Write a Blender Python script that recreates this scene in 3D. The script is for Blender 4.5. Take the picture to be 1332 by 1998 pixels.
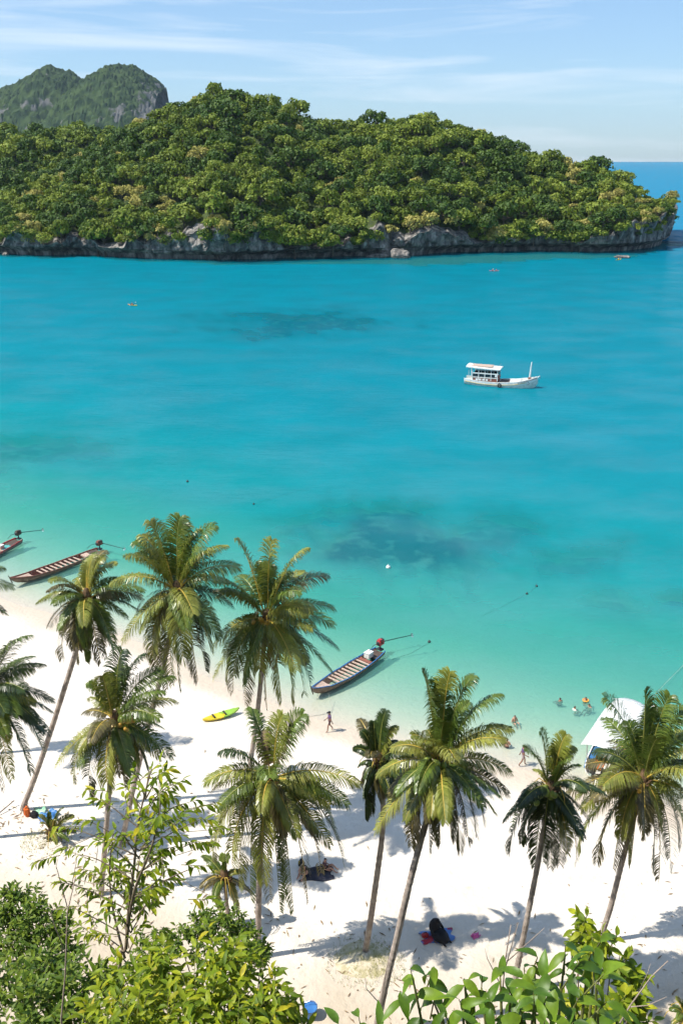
import bpy, bmesh, math, random
import numpy as np
from mathutils import Vector, Matrix, Quaternion
R = math.radians
scene = bpy.context.scene
COL = scene.collection
for o in list(bpy.data.objects): bpy.data.objects.remove(o)

# ------------------------------------------------------------------ camera
CAM_H, PITCH, FPX, PW, PH = 39.4, 21.0, 1800.0, 1332.0, 1998.0
cam = bpy.data.cameras.new('camera'); camo = bpy.data.objects.new('camera', cam); COL.objects.link(camo)
camo.location = (0, 0, CAM_H); camo.rotation_euler = (R(90 - PITCH), 0, 0)
cam.sensor_fit = 'VERTICAL'; cam.sensor_height = 36; cam.lens = 36 * FPX / PH
cam.clip_start = 0.1; cam.clip_end = 40000
scene.camera = camo

# ------------------------------------------------------------------ sky, sun, exposure
SUN_EL, SUN_DIR = 56.0, (0.972, 0.235)            # horizontal way the shadows fall
world = bpy.data.worlds.new('World'); scene.world = world; world.use_nodes = True
nt = world.node_tree; nt.nodes.clear()
wo = nt.nodes.new('ShaderNodeOutputWorld'); bg = nt.nodes.new('ShaderNodeBackground')
sky = nt.nodes.new('ShaderNodeTexSky'); sky.sky_type = 'NISHITA'; sky.sun_disc = False
sky.sun_elevation = R(SUN_EL); sky.sun_rotation = math.atan2(-SUN_DIR[0], -SUN_DIR[1])
sky.altitude = 30; sky.air_density = 1.0; sky.dust_density = 0.3; sky.ozone_density = 3.0
bg.inputs['Strength'].default_value = 0.104
tc = nt.nodes.new('ShaderNodeTexCoord')
mp = nt.nodes.new('ShaderNodeMapping'); mp.inputs['Scale'].default_value = (2.2, 2.2, 26); mp.inputs['Rotation'].default_value = (0, R(2.5), 0)
mp.inputs['Location'].default_value = (0.37, 0.2, 0.9)
no = nt.nodes.new('ShaderNodeTexNoise'); no.inputs['Scale'].default_value = 1.6; no.inputs['Detail'].default_value = 7; no.inputs['Roughness'].default_value = 0.58
no.inputs['Distortion'].default_value = 0.5
rmp = nt.nodes.new('ShaderNodeValToRGB'); rmp.color_ramp.elements[0].position = 0.47; rmp.color_ramp.elements[1].position = 0.78
rmp.color_ramp.elements[0].color = (0, 0, 0, 1); rmp.color_ramp.elements[1].color = (0.6, 0.6, 0.6, 1)
mx = nt.nodes.new('ShaderNodeMix'); mx.data_type = 'RGBA'; mx.inputs[7].default_value = (8.6, 9.0, 9.5, 1)
tn = nt.nodes.new('ShaderNodeMix'); tn.data_type = 'RGBA'; tn.blend_type = 'MULTIPLY'; tn.inputs[0].default_value = 1; tn.inputs[7].default_value = (0.84, 1.01, 1.20, 1)
pb = nt.nodes.new('ShaderNodeMix'); pb.data_type = 'RGBA'; pb.inputs[0].default_value = 0.22; pb.inputs[7].default_value = (4.6, 6.6, 8.4, 1)
L = nt.links.new
L(tc.outputs['Generated'], mp.inputs['Vector']); L(mp.outputs[0], no.inputs['Vector']); L(no.outputs['Fac'], rmp.inputs[0])
L(sky.outputs[0], tn.inputs[6]); L(rmp.outputs[0], mx.inputs[0]); L(tn.outputs[2], pb.inputs[6]); L(pb.outputs[2], mx.inputs[6]); L(mx.outputs[2], bg.inputs['Color']); L(bg.outputs[0], wo.inputs['Surface'])

sun = bpy.data.lights.new('sun', 'SUN'); suno = bpy.data.objects.new('sun', sun); COL.objects.link(suno)
sun.energy = 5.0; sun.angle = R(0.53); sun.color = (1.0, 0.955, 0.87)
ce = math.cos(R(SUN_EL)); hd = Vector((SUN_DIR[0], SUN_DIR[1], 0)).normalized()
LIGHT = Vector((hd.x * ce, hd.y * ce, -math.sin(R(SUN_EL))))
suno.rotation_euler = LIGHT.to_track_quat('-Z', 'Y').to_euler()
suno.location = (-30, -30, 80)

vs = scene.view_settings
vs.view_transform = 'Standard'; vs.look = 'None'; vs.gamma = 1.0; vs.exposure = 0.32; vs.use_curve_mapping = False
scene.render.engine = 'CYCLES'
cy = scene.cycles
cy.use_denoising = True; cy.use_light_tree = False; cy.adaptive_threshold = 0.03; cy.max_bounces = 5; cy.diffuse_bounces = 2; cy.glossy_bounces = 2; cy.transmission_bounces = 4
cy.transparent_max_bounces = 12; cy.sample_clamp_indirect = 6; cy.use_adaptive_sampling = True

# ------------------------------------------------------------------ helpers
rng = np.random.default_rng(7); random.seed(7)
cp, sp = math.cos(R(PITCH)), math.sin(R(PITCH))
def ray(px, py):
    a, b = (px - PW / 2) / FPX, (PH / 2 - py) / FPX
    return Vector((a, cp + b * sp, -sp + b * cp))
def at_z(px, py, z=0.0):
    d = ray(px, py); t = (z - CAM_H) / d.z
    return Vector((d.x * t, d.y * t, z))
def at_y(px, py, y):
    d = ray(px, py); t = y / d.y
    return Vector((d.x * t, y, CAM_H + d.z * t))

def _hash(i, j, k, seed):
    h = (i * 374761393 + j * 668265263 + k * 2147483647 + seed * 974634341) & 0xFFFFFFFF
    h = ((h ^ (h >> 13)) * 1274126177) & 0xFFFFFFFF
    return ((h ^ (h >> 16)) & 0xFFFF) / 65535.0
def noise(x, y, z=0.0, seed=0):
    x = np.asarray(x, float); y = np.asarray(y, float); z = np.zeros_like(x) + z
    i, j, k = np.floor(x).astype(np.int64), np.floor(y).astype(np.int64), np.floor(z).astype(np.int64)
    f, g, h = x - i, y - j, z - k
    f, g, h = f*f*(3-2*f), g*g*(3-2*g), h*h*(3-2*h)
    r = 0
    for a in (0, 1):
        for b in (0, 1):
            for c in (0, 1):
                r = r + _hash(i+a, j+b, k+c, seed) * (f if a else 1-f) * (g if b else 1-g) * (h if c else 1-h)
    return r * 2 - 1
def fbm(x, y, z=0.0, oct=4, seed=0):
    s, a, t = 0, 1.0, 0
    for o in range(oct):
        s = s + a * noise(np.asarray(x) * 2**o, np.asarray(y) * 2**o, np.asarray(z) * 2**o, seed + o); t += a; a *= 0.5
    return s / t

def mesh_from(name, verts, faces, mats, mi=None, smooth=False):
    me = bpy.data.meshes.new(name)
    v = np.asarray(verts, np.float32).reshape(-1, 3)
    me.from_pydata(v.tolist() if not isinstance(verts, list) else verts, [], faces if isinstance(faces, list) else faces.tolist())
    if not isinstance(mats, (list, tuple)): mats = [mats]
    for m in mats: me.materials.append(m)
    if mi is not None: me.polygons.foreach_set('material_index', np.asarray(mi, np.int32))
    if smooth: me.polygons.foreach_set('use_smooth', np.ones(len(me.polygons), bool))
    me.update()
    return me
def link(name, me, parent=None, loc=None):
    o = bpy.data.objects.new(name, me); COL.objects.link(o)
    if parent is not None: o.parent = parent
    if loc is not None: o.location = loc
    return o
def tag(o, label=None, cat=None, group=None, kind=None):
    if label: o['label'] = label
    if cat: o['category'] = cat
    if group: o['group'] = group
    if kind: o['kind'] = kind
    return o
def thing(name, label, cat, loc=(0, 0, 0), rz=0.0, group=None):
    o = bpy.data.objects.new(name, None); COL.objects.link(o); o.location = loc; o.rotation_euler = (0, 0, rz)
    o.empty_display_size = 0.2
    return tag(o, label, cat, group)
def fattr(me, name, vals, domain='POINT'):
    a = me.attributes.new(name, 'FLOAT', domain); a.data.foreach_set('value', np.asarray(vals, np.float32).ravel())

class MB:
    """collects shapes and links them as one mesh object"""
    def __init__(s): s.v = []; s.f = []; s.m = []
    def add(s, vs_, fs, m=0):
        b = len(s.v); s.v += [tuple(p) for p in vs_]
        s.f += [tuple(b + i for i in f) for f in fs]; s.m += [m] * len(fs); return s
    def box(s, c, size, m=0, rot=None, taper=1.0, bev=0.0):
        x, y, z = size[0]/2, size[1]/2, size[2]/2
        P = [Vector((a*x*(taper if d > 0 else 1), b*y*(taper if d > 0 else 1), d*z)) for d in (-1, 1) for a, b in ((-1, -1), (1, -1), (1, 1), (-1, 1))]
        if rot is not None: P = [rot @ p for p in P]
        P = [p + Vector(c) for p in P]
        return s.add(P, [(3, 2, 1, 0), (4, 5, 6, 7), (0, 1, 5, 4), (1, 2, 6, 5), (2, 3, 7, 6), (3, 0, 4, 7)], m)
    def tube(s, pts, rad, n=6, m=0, cap=True):
        pts = [Vector(p) for p in pts]; k = len(pts)
        if not hasattr(rad, '__len__'): rad = [rad] * k
        vs_, fs = [], []; prev = None
        for i, p in enumerate(pts):
            t = (pts[min(i+1, k-1)] - pts[max(i-1, 0)])
            t = t.normalized() if t.length > 1e-9 else Vector((0, 0, 1))
            if prev is None:
                a = t.orthogonal().normalized()
            else:
                a = prev - t * prev.dot(t); a = a.normalized() if a.length > 1e-6 else t.orthogonal().normalized()
            prev = a; b = t.cross(a)
            for j in range(n):
                w = 2 * math.pi * j / n
                vs_.append(p + (a * math.cos(w) + b * math.sin(w)) * rad[i])
        for i in range(k - 1):
            for j in range(n):
                fs.append((i*n+j, i*n+(j+1) % n, (i+1)*n+(j+1) % n, (i+1)*n+j))
        if cap: fs.append(tuple(range(n-1, -1, -1))); fs.append(tuple((k-1)*n + j for j in range(n)))
        return s.add(vs_, fs, m)
    def ball(s, c, r, m=0, nu=8, nv=5):
        if not hasattr(r, '__len__'): r = (r, r, r)
        vs_ = [(c[0], c[1], c[2] - r[2])]
        for i in range(1, nv):
            ph = -math.pi/2 + math.pi * i / nv
            for j in range(nu):
                th = 2*math.pi*j/nu
                vs_.append((c[0]+r[0]*math.cos(ph)*math.cos(th), c[1]+r[1]*math.cos(ph)*math.sin(th), c[2]+r[2]*math.sin(ph)))
        vs_.append((c[0], c[1], c[2] + r[2])); fs = []
        for j in range(nu): fs.append((0, 1+(j+1) % nu, 1+j))
        for i in range(nv-2):
            for j in range(nu): fs.append((1+i*nu+j, 1+i*nu+(j+1) % nu, 1+(i+1)*nu+(j+1) % nu, 1+(i+1)*nu+j))
        t = len(vs_)-1; b = 1+(nv-2)*nu
        for j in range(nu): fs.append((b+j, b+(j+1) % nu, t))
        return s.add(vs_, fs, m)
    def torus(s, c, R_, r, axis='Y', m=0, n=14, k=6):
        vs_, fs = [], []
        for i in range(n):
            a = 2*math.pi*i/n
            for j in range(k):
                b = 2*math.pi*j/k; q = R_ + r*math.cos(b); u, v, w = q*math.cos(a), q*math.sin(a), r*math.sin(b)
                p = {'Y': (u, w, v), 'Z': (u, v, w), 'X': (w, u, v)}[axis]
                vs_.append((c[0]+p[0], c[1]+p[1], c[2]+p[2]))
        for i in range(n):
            for j in range(k):
                fs.append((i*k+j, ((i+1) % n)*k+j, ((i+1) % n)*k+(j+1) % k, i*k+(j+1) % k))
        return s.add(vs_, fs, m)
    def build(s, name, mats, parent=None, smooth=False, loc=None):
        return link(name, mesh_from(name, s.v, s.f, mats, s.m, smooth), parent, loc)

# ------------------------------------------------------------------ materials
def mat(name, c1, c2=None, rough=0.6, scale=8.0, bump=0.0, bscale=None, metal=0.0, spec=0.5, detail=4, thr=(0.35, 0.65), coat=0.0):
    m = bpy.data.materials.new(name); m.use_nodes = True; n = m.node_tree; p = n.nodes['Principled BSDF']
    p.inputs['Roughness'].default_value = rough; p.inputs['Metallic'].default_value = metal
    p.inputs['Specular IOR Level'].default_value = spec; p.inputs['Coat Weight'].default_value = coat
    c2 = c2 or tuple(x * 0.75 for x in c1)
    t = n.nodes.new('ShaderNodeTexCoord'); q = n.nodes.new('ShaderNodeTexNoise'); q.inputs['Scale'].default_value = scale; q.inputs['Detail'].default_value = detail
    r = n.nodes.new('ShaderNodeValToRGB'); r.color_ramp.elements[0].position, r.color_ramp.elements[1].position = thr
    r.color_ramp.elements[0].color = (*c2, 1); r.color_ramp.elements[1].color = (*c1, 1)
    n.links.new(t.outputs['Object'], q.inputs['Vector']); n.links.new(q.outputs['Fac'], r.inputs[0]); n.links.new(r.outputs[0], p.inputs['Base Color'])
    if bump:
        b = n.nodes.new('ShaderNodeBump'); b.inputs['Strength'].default_value = bump; b.inputs['Distance'].default_value = 0.1
        q2 = n.nodes.new('ShaderNodeTexNoise'); q2.inputs['Scale'].default_value = bscale or scale; q2.inputs['Detail'].default_value = 6
        n.links.new(t.outputs['Object'], q2.inputs['Vector']); n.links.new(q2.outputs['Fac'], b.inputs['Height']); n.links.new(b.outputs[0], p.inputs['Normal'])
    return m

def leafmat(name, stops, rough=0.45, trans=0.35, tcol=(0.35, 0.45, 0.04), spec=0.4, nscale=0.0):
    """stops: list of (pos, colour), picked by the random value of each leaf object or the rnd attribute of each leaf of a joined mesh"""
    m = bpy.data.materials.new(name); m.use_nodes = True; n = m.node_tree; p = n.nodes['Principled BSDF']; out = n.nodes['Material Output']
    oi = n.nodes.new('ShaderNodeObjectInfo'); at = n.nodes.new('ShaderNodeAttribute'); at.attribute_name = 'rnd'
    ad = n.nodes.new('ShaderNodeMath'); ad.operation = 'ADD'; fr = n.nodes.new('ShaderNodeMath'); fr.operation = 'FRACT'
    n.links.new(oi.outputs['Random'], ad.inputs[0]); n.links.new(at.outputs['Fac'], ad.inputs[1]); n.links.new(ad.outputs[0], fr.inputs[0])
    r = n.nodes.new('ShaderNodeValToRGB'); e = r.color_ramp.elements
    while len(e) < len(stops): e.new(0.5)
    for k, (pos, c) in enumerate(stops): e[k].position = pos; e[k].color = (*c, 1)
    n.links.new(fr.outputs[0], r.inputs[0]); col = r.outputs[0]
    if nscale:
        t = n.nodes.new('ShaderNodeTexCoord'); q = n.nodes.new('ShaderNodeTexNoise'); q.inputs['Scale'].default_value = nscale; q.inputs['Detail'].default_value = 3
        mr = n.nodes.new('ShaderNodeMapRange'); mr.inputs[1].default_value = 0.3; mr.inputs[2].default_value = 0.7; mr.inputs[3].default_value = 0.6; mr.inputs[4].default_value = 1.3
        n.links.new(t.outputs['Object'], q.inputs['Vector']); n.links.new(q.outputs['Fac'], mr.inputs[0])
        mm = n.nodes.new('ShaderNodeMix'); mm.data_type = 'RGBA'; mm.blend_type = 'MULTIPLY'; mm.inputs[0].default_value = 1
        n.links.new(col, mm.inputs[6]); n.links.new(mr.outputs[0], mm.inputs[7]); col = mm.outputs[2]
    n.links.new(col, p.inputs['Base Color']); p.inputs['Roughness'].default_value = rough; p.inputs['Specular IOR Level'].default_value = spec
    tr = n.nodes.new('ShaderNodeBsdfTranslucent'); tm = n.nodes.new('ShaderNodeMix'); tm.data_type = 'RGBA'; tm.inputs[0].default_value = 0.5
    tm.inputs[7].default_value = (*tcol, 1); n.links.new(col, tm.inputs[6]); n.links.new(tm.outputs[2], tr.inputs['Color'])
    ms = n.nodes.new('ShaderNodeMixShader'); ms.inputs[0].default_value = trans
    n.links.new(p.outputs[0], ms.inputs[1]); n.links.new(tr.outputs[0], ms.inputs[2]); n.links.new(ms.outputs[0], out.inputs['Surface'])
    return m

# ------------------------------------------------------------------ ground: beach, seabed
SHX = np.array([-300, -120, -60, -32.6, -18.5, -8, -1, 5, 12, 21, 40, 80, 160, 400], float)
SHY = np.array([250, 137, 98, 79.5, 71, 63.5, 58.6, 55.8, 53.0, 49.0, 42, 31, 12, -30], float)
def coast_front():
    P = [(-420, 489), (-150, 492), (0, 497), (60, 500), (110, 501), (160, 499), (230, 504), (300, 507), (370, 507), (430, 511), (500, 509), (560, 506), (640, 505), (700, 503), (760, 502), (820, 500),
         (880, 496), (950, 493), (1030, 492), (1110, 492), (1170, 494), (1225, 492), (1275, 487), (1300, 478)]
    return [at_z(*p) for p in P]
CF = coast_front()
CFX = np.array([p.x for p in CF]); CFY = np.array([p.y for p in CF])
def reef_mask(x, y):
    """dark coral and weed on the seabed, by position"""
    x = np.asarray(x, float); y = np.asarray(y, float); m = np.zeros_like(x)
    n = fbm(x / 7, y / 7, 3.0, 4, 11) * 0.9 + fbm(x / 1.6, y / 2.2, 5.0, 3, 13) * 0.5
    for (px_, py_, rx, ry, s) in ((770, 1045, 15, 15, 1.0), (640, 1075, 8, 6, 0.7), (930, 1035, 12, 8, 0.85), (1090, 1090, 7, 5, 0.75), (1160, 1075, 6, 3, 0.7), (1215, 1052, 4, 2, 0.6),
                                  (1185, 1172, 4, 3, 0.55), (1325, 1165, 3, 2.5, 0.9), (40, 880, 20, 12, 0.8), (190, 830, 8, 5, 0.4), (590, 630, 36, 34, 1.15), (480, 622, 26, 18, 1.0), (380, 690, 30, 8, 0.4)):
        c = at_z(px_, py_)
        q = 1 - np.sqrt(((x - c.x) / rx)**2 + ((y - c.y) / ry)**2) + n * 0.55
        m = np.maximum(m, np.clip(q * 1.6, 0, 1) * s)
    return np.maximum(m, fringe_mask(x, y) * 0.9)
def fringe_mask(x, y):
    f = np.interp(x, CFX, CFY) - y
    w = np.interp(x, [-200, -70, 0, 60, 105, 160], [6, 8, 26, 48, 30, 5])
    return np.clip((w + fbm(x / 15, y / 9, 1.0, 3, 5) * 7 - f) / 5, 0, 1) * (f > -25)
def ground_z(x, y, coral=True):
    x = np.asarray(x, float); y = np.asarray(y, float)
    s = (y - np.interp(x, SHX, SHY)) * 0.87 + fbm(x / 9, y / 9, 0, 3, 2) * 1.0
    d = np.interp(s, [0, 4, 9, 18, 35, 60, 120, 250, 420, 900], [0, 0.22, 0.55, 1.15, 2.1, 3.2, 4.6, 5.4, 6.5, 25])
    open_ = np.clip((x - 120) / 120 + (y - 330) / 700, 0, 1) * np.clip((y - 250) / 150, 0, 1)
    d = d + open_ * 14
    m = reef_mask(x, y) if coral and np.any(s > 8) else 0.0
    if coral: d = np.where(s > 8, d * (1 - np.interp(y, [90, 200, 350], [0.62, 0.66, 0.66]) * m), d); fm_ = fringe_mask(x, y); d = np.where((s > 100), d * (1 - fm_) + np.minimum(d, 0.75) * fm_, d)
    land = np.interp(-s, [0, 2, 6, 20, 40], [0, 0.16, 0.45, 1.0, 1.4]) + fbm(x / 3.1, y / 3.1, 0, 3, 31) * 0.05 * np.clip(-s / 6, 0, 1)
    return np.where(s > 0, -d, land)
def on_ground(px, py):
    z = 0.0
    for _ in range(8):
        p = at_z(px, py, z); z = float(ground_z(p.x, p.y))
    return at_z(px, py, z)

def fan(r0, r1, nr, na, a=78):
    rr = np.geomspace(r0, r1, nr); th = np.radians(np.linspace(-a, a, na))
    X = np.outer(rr, np.sin(th)); Y = np.outer(rr, np.cos(th)); return X, Y
def grid_faces(nr, na):
    i, j = np.meshgrid(np.arange(nr-1), np.arange(na-1), indexing='ij'); b = (i*na + j).ravel()
    return np.stack([b, b+1, b+na+1, b+na], 1)[:, ::-1]
GROUND_END = 3000
X, Y = fan(20, GROUND_END, 250, 300)
Z = ground_z(X, Y)

def sand_material():
    m = bpy.data.materials.new('sand_and_reef'); m.use_nodes = True; n = m.node_tree; p = n.nodes['Principled BSDF']; p.inputs['Roughness'].default_value = 0.9; p.inputs['Specular IOR Level'].default_value = 0.15
    t = n.nodes.new('ShaderNodeTexCoord')
    def nz(sc, d=5):
        q = n.nodes.new('ShaderNodeTexNoise'); q.inputs['Scale'].default_value = sc; q.inputs['Detail'].default_value = d; n.links.new(t.outputs['Object'], q.inputs['Vector']); return q
    def mix(a, b, f, bl='MIX'):
        k = n.nodes.new('ShaderNodeMix'); k.data_type = 'RGBA'; k.blend_type = bl
        for s_, v in ((6, a), (7, b), (0, f)):
            if isinstance(v, (tuple, float)): k.inputs[s_].default_value = (*v, 1) if isinstance(v, tuple) else v
            else: n.links.new(v, k.inputs[s_])
        return k.outputs[2]
    def rng_(v, a, b, c=0.0, d=1.0):
        k = n.nodes.new('ShaderNodeMapRange'); k.inputs[1].default_value = a; k.inputs[2].default_value = b; k.inputs[3].default_value = c; k.inputs[4].default_value = d
        n.links.new(v, k.inputs[0]); return k.outputs[0]
    def attr(nm):
        a = n.nodes.new('ShaderNodeAttribute'); a.attribute_name = nm; return a.outputs['Fac']
    base = mix((0.78, 0.71, 0.62), (0.70, 0.62, 0.52), rng_(nz(0.35).outputs['Fac'], 0.35, 0.7))
    base = mix(base, (0.55, 0.45, 0.34), rng_(nz(2.7, 6).outputs['Fac'], 0.60, 0.80, 0, 0.55))
    base = mix(base, (0.50, 0.41, 0.30), attr('soil'))
    base = mix(base, (0.52, 0.43, 0.33), attr('wet'))
    base = mix(base, mix((0.008, 0.028, 0.085), (0.20, 0.20, 0.22), rng_(nz(0.4, 6).outputs['Fac'], 0.50, 0.68)), attr('reef'))
    base = mix(base, (0.15, 0.17, 0.10), attr('fringe'))
    n.links.new(base, p.inputs['Base Color'])
    b = n.nodes.new('ShaderNodeBump'); b.inputs['Strength'].default_value = 0.8; b.inputs['Distance'].default_value = 0.12
    n.links.new(nz(2.6, 6).outputs['Fac'], b.inputs['Height']); n.links.new(b.outputs[0], p.inputs['Normal'])
    return m
gm = mesh_from('ground', np.stack([X, Y, Z], -1).reshape(-1, 3), grid_faces(*X.shape), sand_material(), smooth=True)
S = (Y - np.interp(X, SHX, SHY)) * 0.87 + fbm(X / 9, Y / 9, 0, 3, 2)
fattr(gm, 'reef', reef_mask(X, Y)); fattr(gm, 'fringe', fringe_mask(X, Y) * (Y > 150) * 0.9)
fattr(gm, 'wet', np.clip((S + 3.2 + fbm(X / 5, Y / 5, 2, 3, 77) * 1.2) / 1.6, 0, 1) * 0.8)
fattr(gm, 'soil', np.clip((39.5 - Y + fbm(X / 3, Y / 3, 4, 4, 9) * 4) / 8 + np.clip((-5 - X) / 10, 0, 0.6), 0, 1) * 0.85 * np.clip((52 - Y) / 8, 0, 1))
g = link('beach_and_seabed', gm); tag(g, kind='structure')

# ------------------------------------------------------------------ sea
SEA_END = 11000
X, Y = fan(24, SEA_END, 300, 300)
DEP = np.maximum(-ground_z(X, Y), 0.0); BULK = np.maximum(-ground_z(X, Y, False), 0.0)
DEP = np.where(np.hypot(X, Y) > GROUND_END * 0.8, 25, DEP)
def water_material():
    m = bpy.data.materials.new('sea_water'); m.use_nodes = True; n = m.node_tree; n.nodes.clear(); out = n.nodes.new('ShaderNodeOutputMaterial')
    t = n.nodes.new('ShaderNodeTexCoord')
    a = n.nodes.new('ShaderNodeAttribute'); a.attribute_name = 'murk'
    c = n.nodes.new('ShaderNodeAttribute'); c.attribute_name = 'transmit'
    d = n.nodes.new('ShaderNodeAttribute'); d.attribute_name = 'depth'
    r = n.nodes.new('ShaderNodeValToRGB'); e = r.color_ramp.elements
    stops = ((0.0, (0.24, 0.47, 0.36)), (0.045, (0.055, 0.33, 0.275)), (0.10, (0.0, 0.245, 0.265)), (0.18, (0.0, 0.197, 0.252)), (0.27, (0.0, 0.165, 0.228)), (0.5, (0.0, 0.142, 0.220)), (0.95, (0.01, 0.185, 0.315)))
    while len(e) < len(stops): e.new(0.5)
    for k, (pos, col) in enumerate(stops): e[k].position = pos; e[k].color = (*col, 1)
    mr = n.nodes.new('ShaderNodeMath'); mr.operation = 'DIVIDE'; mr.inputs[1].default_value = 20
    # sheen of wind patches and fine ripples, painted into the water colour as noise
    q = n.nodes.new('ShaderNodeTexNoise'); mpg = n.nodes.new('ShaderNodeMapping'); mpg.inputs['Scale'].default_value = (0.013, 0.02, 1); mpg.inputs['Rotation'].default_value = (0, 0, R(-12)); q.inputs['Detail'].default_value = 5
    n.links.new(t.outputs['Object'], mpg.inputs['Vector']); n.links.new(mpg.outputs[0], q.inputs['Vector'])
    k2 = n.nodes.new('ShaderNodeMapRange'); k2.inputs[1].default_value = 0.3; k2.inputs[2].default_value = 0.7; k2.inputs[3].default_value = 0.86; k2.inputs[4].default_value = 1.13
    q3 = n.nodes.new('ShaderNodeTexNoise'); mp3 = n.nodes.new('ShaderNodeMapping'); mp3.inputs['Scale'].default_value = (0.16, 0.5, 1); mp3.inputs['Rotation'].default_value = (0, 0, R(-10)); q3.inputs['Detail'].default_value = 7; q3.inputs['Roughness'].default_value = 0.7
    n.links.new(t.outputs['Object'], mp3.inputs['Vector']); n.links.new(mp3.outputs[0], q3.inputs['Vector'])
    av = n.nodes.new('ShaderNodeMix'); av.inputs[0].default_value = 0.45; n.links.new(q.outputs['Fac'], av.inputs[2]); n.links.new(q3.outputs['Fac'], av.inputs[3])
    n.links.new(av.outputs[0], k2.inputs[0])
    n.links.new(d.outputs['Fac'], mr.inputs[0]); n.links.new(mr.outputs[0], r.inputs[0])
    mm = n.nodes.new('ShaderNodeMix'); mm.data_type = 'RGBA'; mm.blend_type = 'MULTIPLY'; mm.inputs[0].default_value = 1
    n.links.new(r.outputs[0], mm.inputs[6]); n.links.new(k2.outputs[0], mm.inputs[7])
    di = n.nodes.new('ShaderNodeBsdfDiffuse'); n.links.new(mm.outputs[2], di.inputs['Color'])
    tr = n.nodes.new('ShaderNodeBsdfTransparent'); n.links.new(c.outputs['Color'], tr.inputs['Color'])
    m1 = n.nodes.new('ShaderNodeMixShader'); n.links.new(a.outputs['Fac'], m1.inputs[0]); n.links.new(tr.outputs[0], m1.inputs[1]); n.links.new(di.outputs[0], m1.inputs[2])
    # surface: ripples and reflection
    w = n.nodes.new('ShaderNodeTexNoise'); w.inputs['Scale'].default_value = 1.0; w.inputs['Detail'].default_value = 6; w.inputs['Roughness'].default_value = 0.6
    mw = n.nodes.new('ShaderNodeMapping'); mw.inputs['Scale'].default_value = (0.35, 0.9, 1); mw.inputs['Rotation'].default_value = (0, 0, R(-14)); n.links.new(t.outputs['Object'], mw.inputs['Vector']); n.links.new(mw.outputs[0], w.inputs['Vector'])
    b = n.nodes.new('ShaderNodeBump'); b.inputs['Strength'].default_value = 0.45; b.inputs['Distance'].default_value = 0.3; n.links.new(w.outputs['Fac'], b.inputs['Height'])
    n.links.new(b.outputs[0], di.inputs['Normal'])
    gl = n.nodes.new('ShaderNodeBsdfGlossy'); gl.inputs['Roughness'].default_value = 0.10; n.links.new(b.outputs[0], gl.inputs['Normal']); gl.inputs['Color'].default_value = (1, 1, 1, 1)
    fr = n.nodes.new('ShaderNodeFresnel'); fr.inputs['IOR'].default_value = 1.333; n.links.new(b.outputs[0], fr.inputs['Normal'])
    fm = n.nodes.new('ShaderNodeMath'); fm.operation = 'MULTIPLY'; fm.inputs[1].default_value = 0.13; fm.use_clamp = True; n.links.new(fr.outputs[0], fm.inputs[0])
    # calm and wind-ruffled patches reflect differently
    q5 = n.nodes.new('ShaderNodeTexNoise'); mp5 = n.nodes.new('ShaderNodeMapping'); mp5.inputs['Scale'].default_value = (0.012, 0.017, 1); mp5.inputs['Location'].default_value = (3.3, 1.2, 0); q5.inputs['Detail'].default_value = 6; q5.inputs['Roughness'].default_value = 0.62
    n.links.new(t.outputs['Object'], mp5.inputs['Vector']); n.links.new(mp5.outputs[0], q5.inputs['Vector'])
    k5 = n.nodes.new('ShaderNodeMapRange'); k5.inputs[1].default_value = 0.42; k5.inputs[2].default_value = 0.68; k5.inputs[3].default_value = 0.05; k5.inputs[4].default_value = 0.16
    n.links.new(q5.outputs['Fac'], k5.inputs[0]); n.links.new(k5.outputs[0], fm.inputs[1])
    m2 = n.nodes.new('ShaderNodeMixShader'); n.links.new(fm.outputs[0], m2.inputs[0]); n.links.new(m1.outputs[0], m2.inputs[1]); n.links.new(gl.outputs[0], m2.inputs[2])
    n.links.new(m2.outputs[0], out.inputs['Surface'])
    return m
wm = mesh_from('sea', np.stack([X, Y, np.zeros_like(X)], -1).reshape(-1, 3), grid_faces(*X.shape), water_material(), smooth=True)
fattr(wm, 'depth', np.where(DEP > 24, DEP, BULK))
fattr(wm, 'murk', np.minimum(1 - np.exp(-0.75 * DEP), 1.0))
ca = wm.attributes.new('transmit', 'FLOAT_COLOR', 'POINT')
kk = np.array([0.85, 0.03, 0.14]); ca.data.foreach_set('color', np.concatenate([np.exp(-DEP.reshape(-1, 1) * kk), np.ones((DEP.size, 1))], 1).astype(np.float32).ravel())
tag(link('sea', wm), kind='structure')

# ------------------------------------------------------------------ hillside under the viewpoint
HPY = [-60, -12, -3, 0.4, 1.3, 3, 6, 15, 24, 29, 33, 40]
HPZ = [52, 41, 38.2, 37.7, 35.0, 32.2, 28.4, 16.6, 5.2, 1.6, 0.2, -1.5]
def hill_z(x, y):
    x = np.asarray(x, float); y = np.asarray(y, float)
    z = np.interp(y, HPY, HPZ)
    z = z + fbm(x / 4, y / 4, 0, 4, 41) * 0.55 * np.clip((34 - y) / 8, 0, 1) * np.clip(np.hypot(x, y) / 4, 0.1, 1)
    return z - np.clip((x - 45) / 10, 0, 1)**2 * 40 * (y > 4) + np.clip((-x - 12) / 20, 0, 1) * 5 * (y > 5) * (y < 30)
hx, hy = np.meshgrid(np.linspace(-60, 60, 130), np.concatenate([np.linspace(-60, -4, 20), np.linspace(-3, 40, 110)]))
m_soil = mat('hill_soil', (0.085, 0.075, 0.035), (0.03, 0.04, 0.012), 0.95, 1.6, 0.6, 5)
hs = link('hillside', mesh_from('hillside', np.stack([hx, hy, hill_z(hx, hy)], -1).reshape(-1, 3), grid_faces(*hx.shape)[:, ::-1], m_soil, smooth=True)); tag(hs, kind='structure')

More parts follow.
